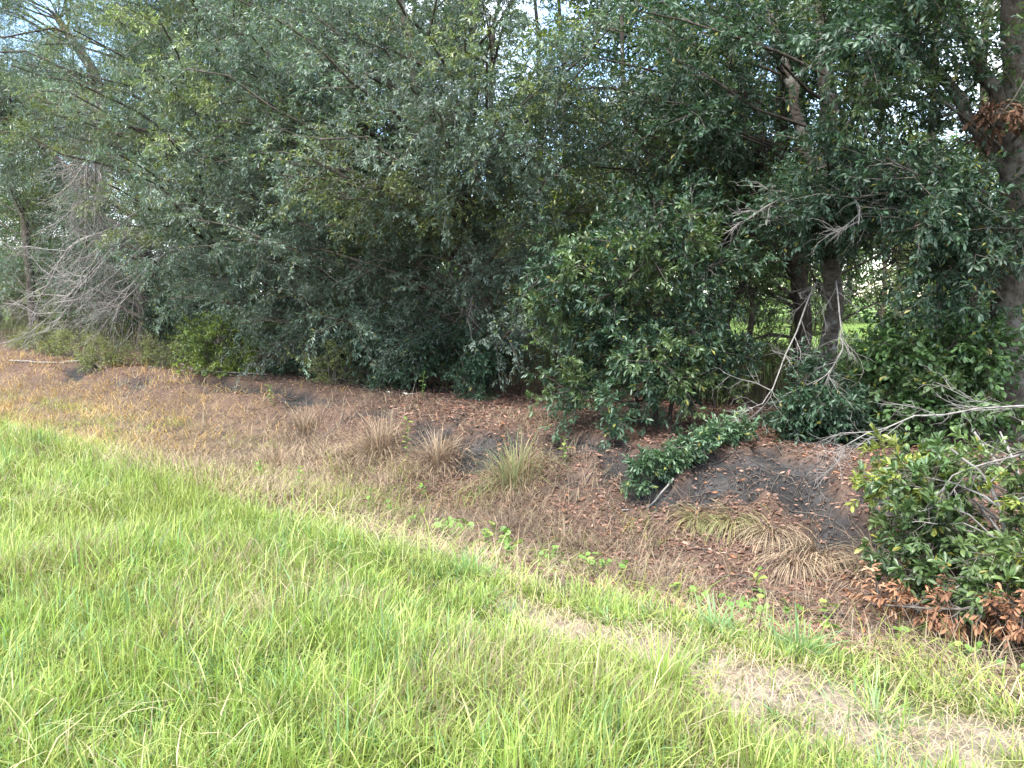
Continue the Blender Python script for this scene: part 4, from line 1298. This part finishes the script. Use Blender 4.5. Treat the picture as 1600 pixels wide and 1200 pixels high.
for (u, v, h, n, w) in ((-6.35, 6.35, .5, 16, "tall leafy green weed in front of the first dark soil hollow"), (-4.25, 6.55, .3, 10, "leafy green weed right of the green-topped grass clump"),
                        (-5.6, 4.25, .3, 12, "green stemmed weed at the verge edge left of the round-leaved patch"), (-6.6, 4.5, .28, 12, "bright green stemmed weed at the verge edge, further left"),
                        (-4.85, 4.35, .26, 10, "green stemmed weed just left of the round-leaved patch"), (-1.75, 5.2, .22, 9, "dull green stemmed weed growing out of the litter"),
                        (-5.5, 5.7, .2, 9, "small green weed in the tan grass below the two hollows"), (-9.7, 6.9, .35, 14, "green weed standing before the long dark soil patch"),
                        (-11.2, 5.2, .25, 10, "pale green weed in the orange grass at the left"), (-7.6, 7.9, .4, 12, "leafy weed on the bank top under the twin trunks")):
    weed(w, u, v, n, h, .06, GL, "stem", "leafy_weed")

# feathery low bushes at the far left on the bank top
for (u, v, w) in ((-18.3, 7.9, "wispy yellow-green bush on the bank top below the dead boughs"), (-16.6, 7.7, "small wispy yellow-green bush right of the grey-brown log"), (-20.8, 8.3, "wispy green bush at the far left foot of the dead boughs"),
                  (-23.5, 9.0, "wispy bush at the left edge of the bank top"), (-15.4, 8.3, "wispy pale bush left of the yellow-green shrub on the bank top"), (-10.3, 8.5, "wispy bush at the foot of the sweeping sprays")):
    shrub("low_bush", w, u, v, .8, .4, .75, 12, (0, 1, 2), dict(len=.05, ratio=.22, tints=[(.18, .20, .06), (.21, .22, .07), (.14, .17, .06)], tumble=.8), "wispy bushes on the bank top",
          n_sub=8, n_tw=7, n_lf=8, tw_len=.14)


# ------------------------------------------------------------------ fallen wood and leaves
def stick(name, label, pts, r, mat, group=None, cat="stick"):
    p = np.array(pts, float)
    z = ground(p[:, 0], p[:, 1]) + p[:, 2]
    w = smooth_line(W(p[:, 0], p[:, 1], z), 10)
    w[1:-1] += rng.normal(size=(8, 3)) * r * .35
    V, F = tubes(w[None], np.linspace(r, r * .55, 10)[None], 7)
    base = w[0].copy()
    o = build(name, V - base, F, mat, None, None, True)
    o.location = [float(x) for x in base]
    return tag(o, label, cat, group)


stick("log", "weathered grey-brown log lying on the bank top at the far left", [(-17.6, 7.6, .05), (-16.9, 7.55, .08), (-16.3, 7.5, .05)], .04, M_BARK, None, "log")
stick("fallen_pole", "long pale pole lying along the bank at the far left", [(-19.6, 7.0, .08), (-18.4, 7.35, .03), (-17.2, 7.6, .08)], .022, M_DEADGREY, None, "pole")
stick("fallen_stick", "long thin pale stick lying on the bank top before the dark rounded shrub", [(-14.8, 8.4, .12), (-13.5, 8.0, .06), (-11.8, 8.3, .10)], .014, M_DEADGREY)
stick("fallen_stick", "pale stick poking out from the leafy branch's tip into the litter", [(-3.05, 6.55, .08), (-3.2, 6.3, .04), (-3.35, 6.1, .02)], .010, M_DEADWOOD)
stick("fallen_stick", "dark crooked stick in the litter beside a round-leaved weed", [(-1.25, 5.0, .03), (-1.15, 4.85, .07), (-1.2, 4.75, .10)], .012, M_DARKBARK)
stick("fallen_stick", "thin dark stick across the litter between ditch and weeds", [(-1.9, 5.3, .02), (-1.6, 5.1, .04), (-1.35, 5.0, .03)], .007, M_DARKBARK)

brown = [(.215, .105, .056), (.26, .13, .068), (.165, .082, .046), (.29, .17, .10)]
woody("fallen_oak_branch", "fallen oak branch with rust-brown dead leaves at the foot of the lower right bush", "branch", None,
      [([(.15, 5.0, 0), (-.2, 4.9, -.16), (-.6, 4.85, -.2), (-.95, 4.8, -.24)], .013, .005)],
      [(-.92 + 1.0 * t + rng.normal() * .04, 4.86 + rng.normal() * .07, -.22 + .1 * t + rng.normal() * .03, .15, rng.integers(0, 4)) for t in np.linspace(0, 1, 11)],
      dict(len=.05, ratio=.30, tints=brown, tumble=.7, hang=.5, yellow=0), M_TWIG, n_sub=6, n_tw=4, n_lf=7, tw_len=.08, shape=LEAF4, parts=250, lmat=M_DRY, zmin=.0)
woody("dead_leaf_spray", "hanging spray of rust-brown dead leaves high at the right edge", "branch", None,
      [([(-.55, 9.0, 3.9), (-.62, 8.8, 3.7), (-.72, 8.6, 3.4), (-.8, 8.5, 3.25)], .012, .005)],
      [(-.92 + .4 * t + rng.normal() * .05, 8.5 + rng.normal() * .1, 3.12 + .10 * t + rng.normal() * .05, .15, rng.integers(0, 4)) for t in np.linspace(0, 1, 8)],
      dict(len=.065, ratio=.34, tints=[(.13, .068, .04), (.165, .085, .05), (.10, .055, .034)], tumble=.7, hang=.7, yellow=0), M_TWIG, n_sub=5, n_tw=4, n_lf=6, tw_len=.08, shape=LEAF4, parts=120, lmat=M_DRY, zmin=-1)
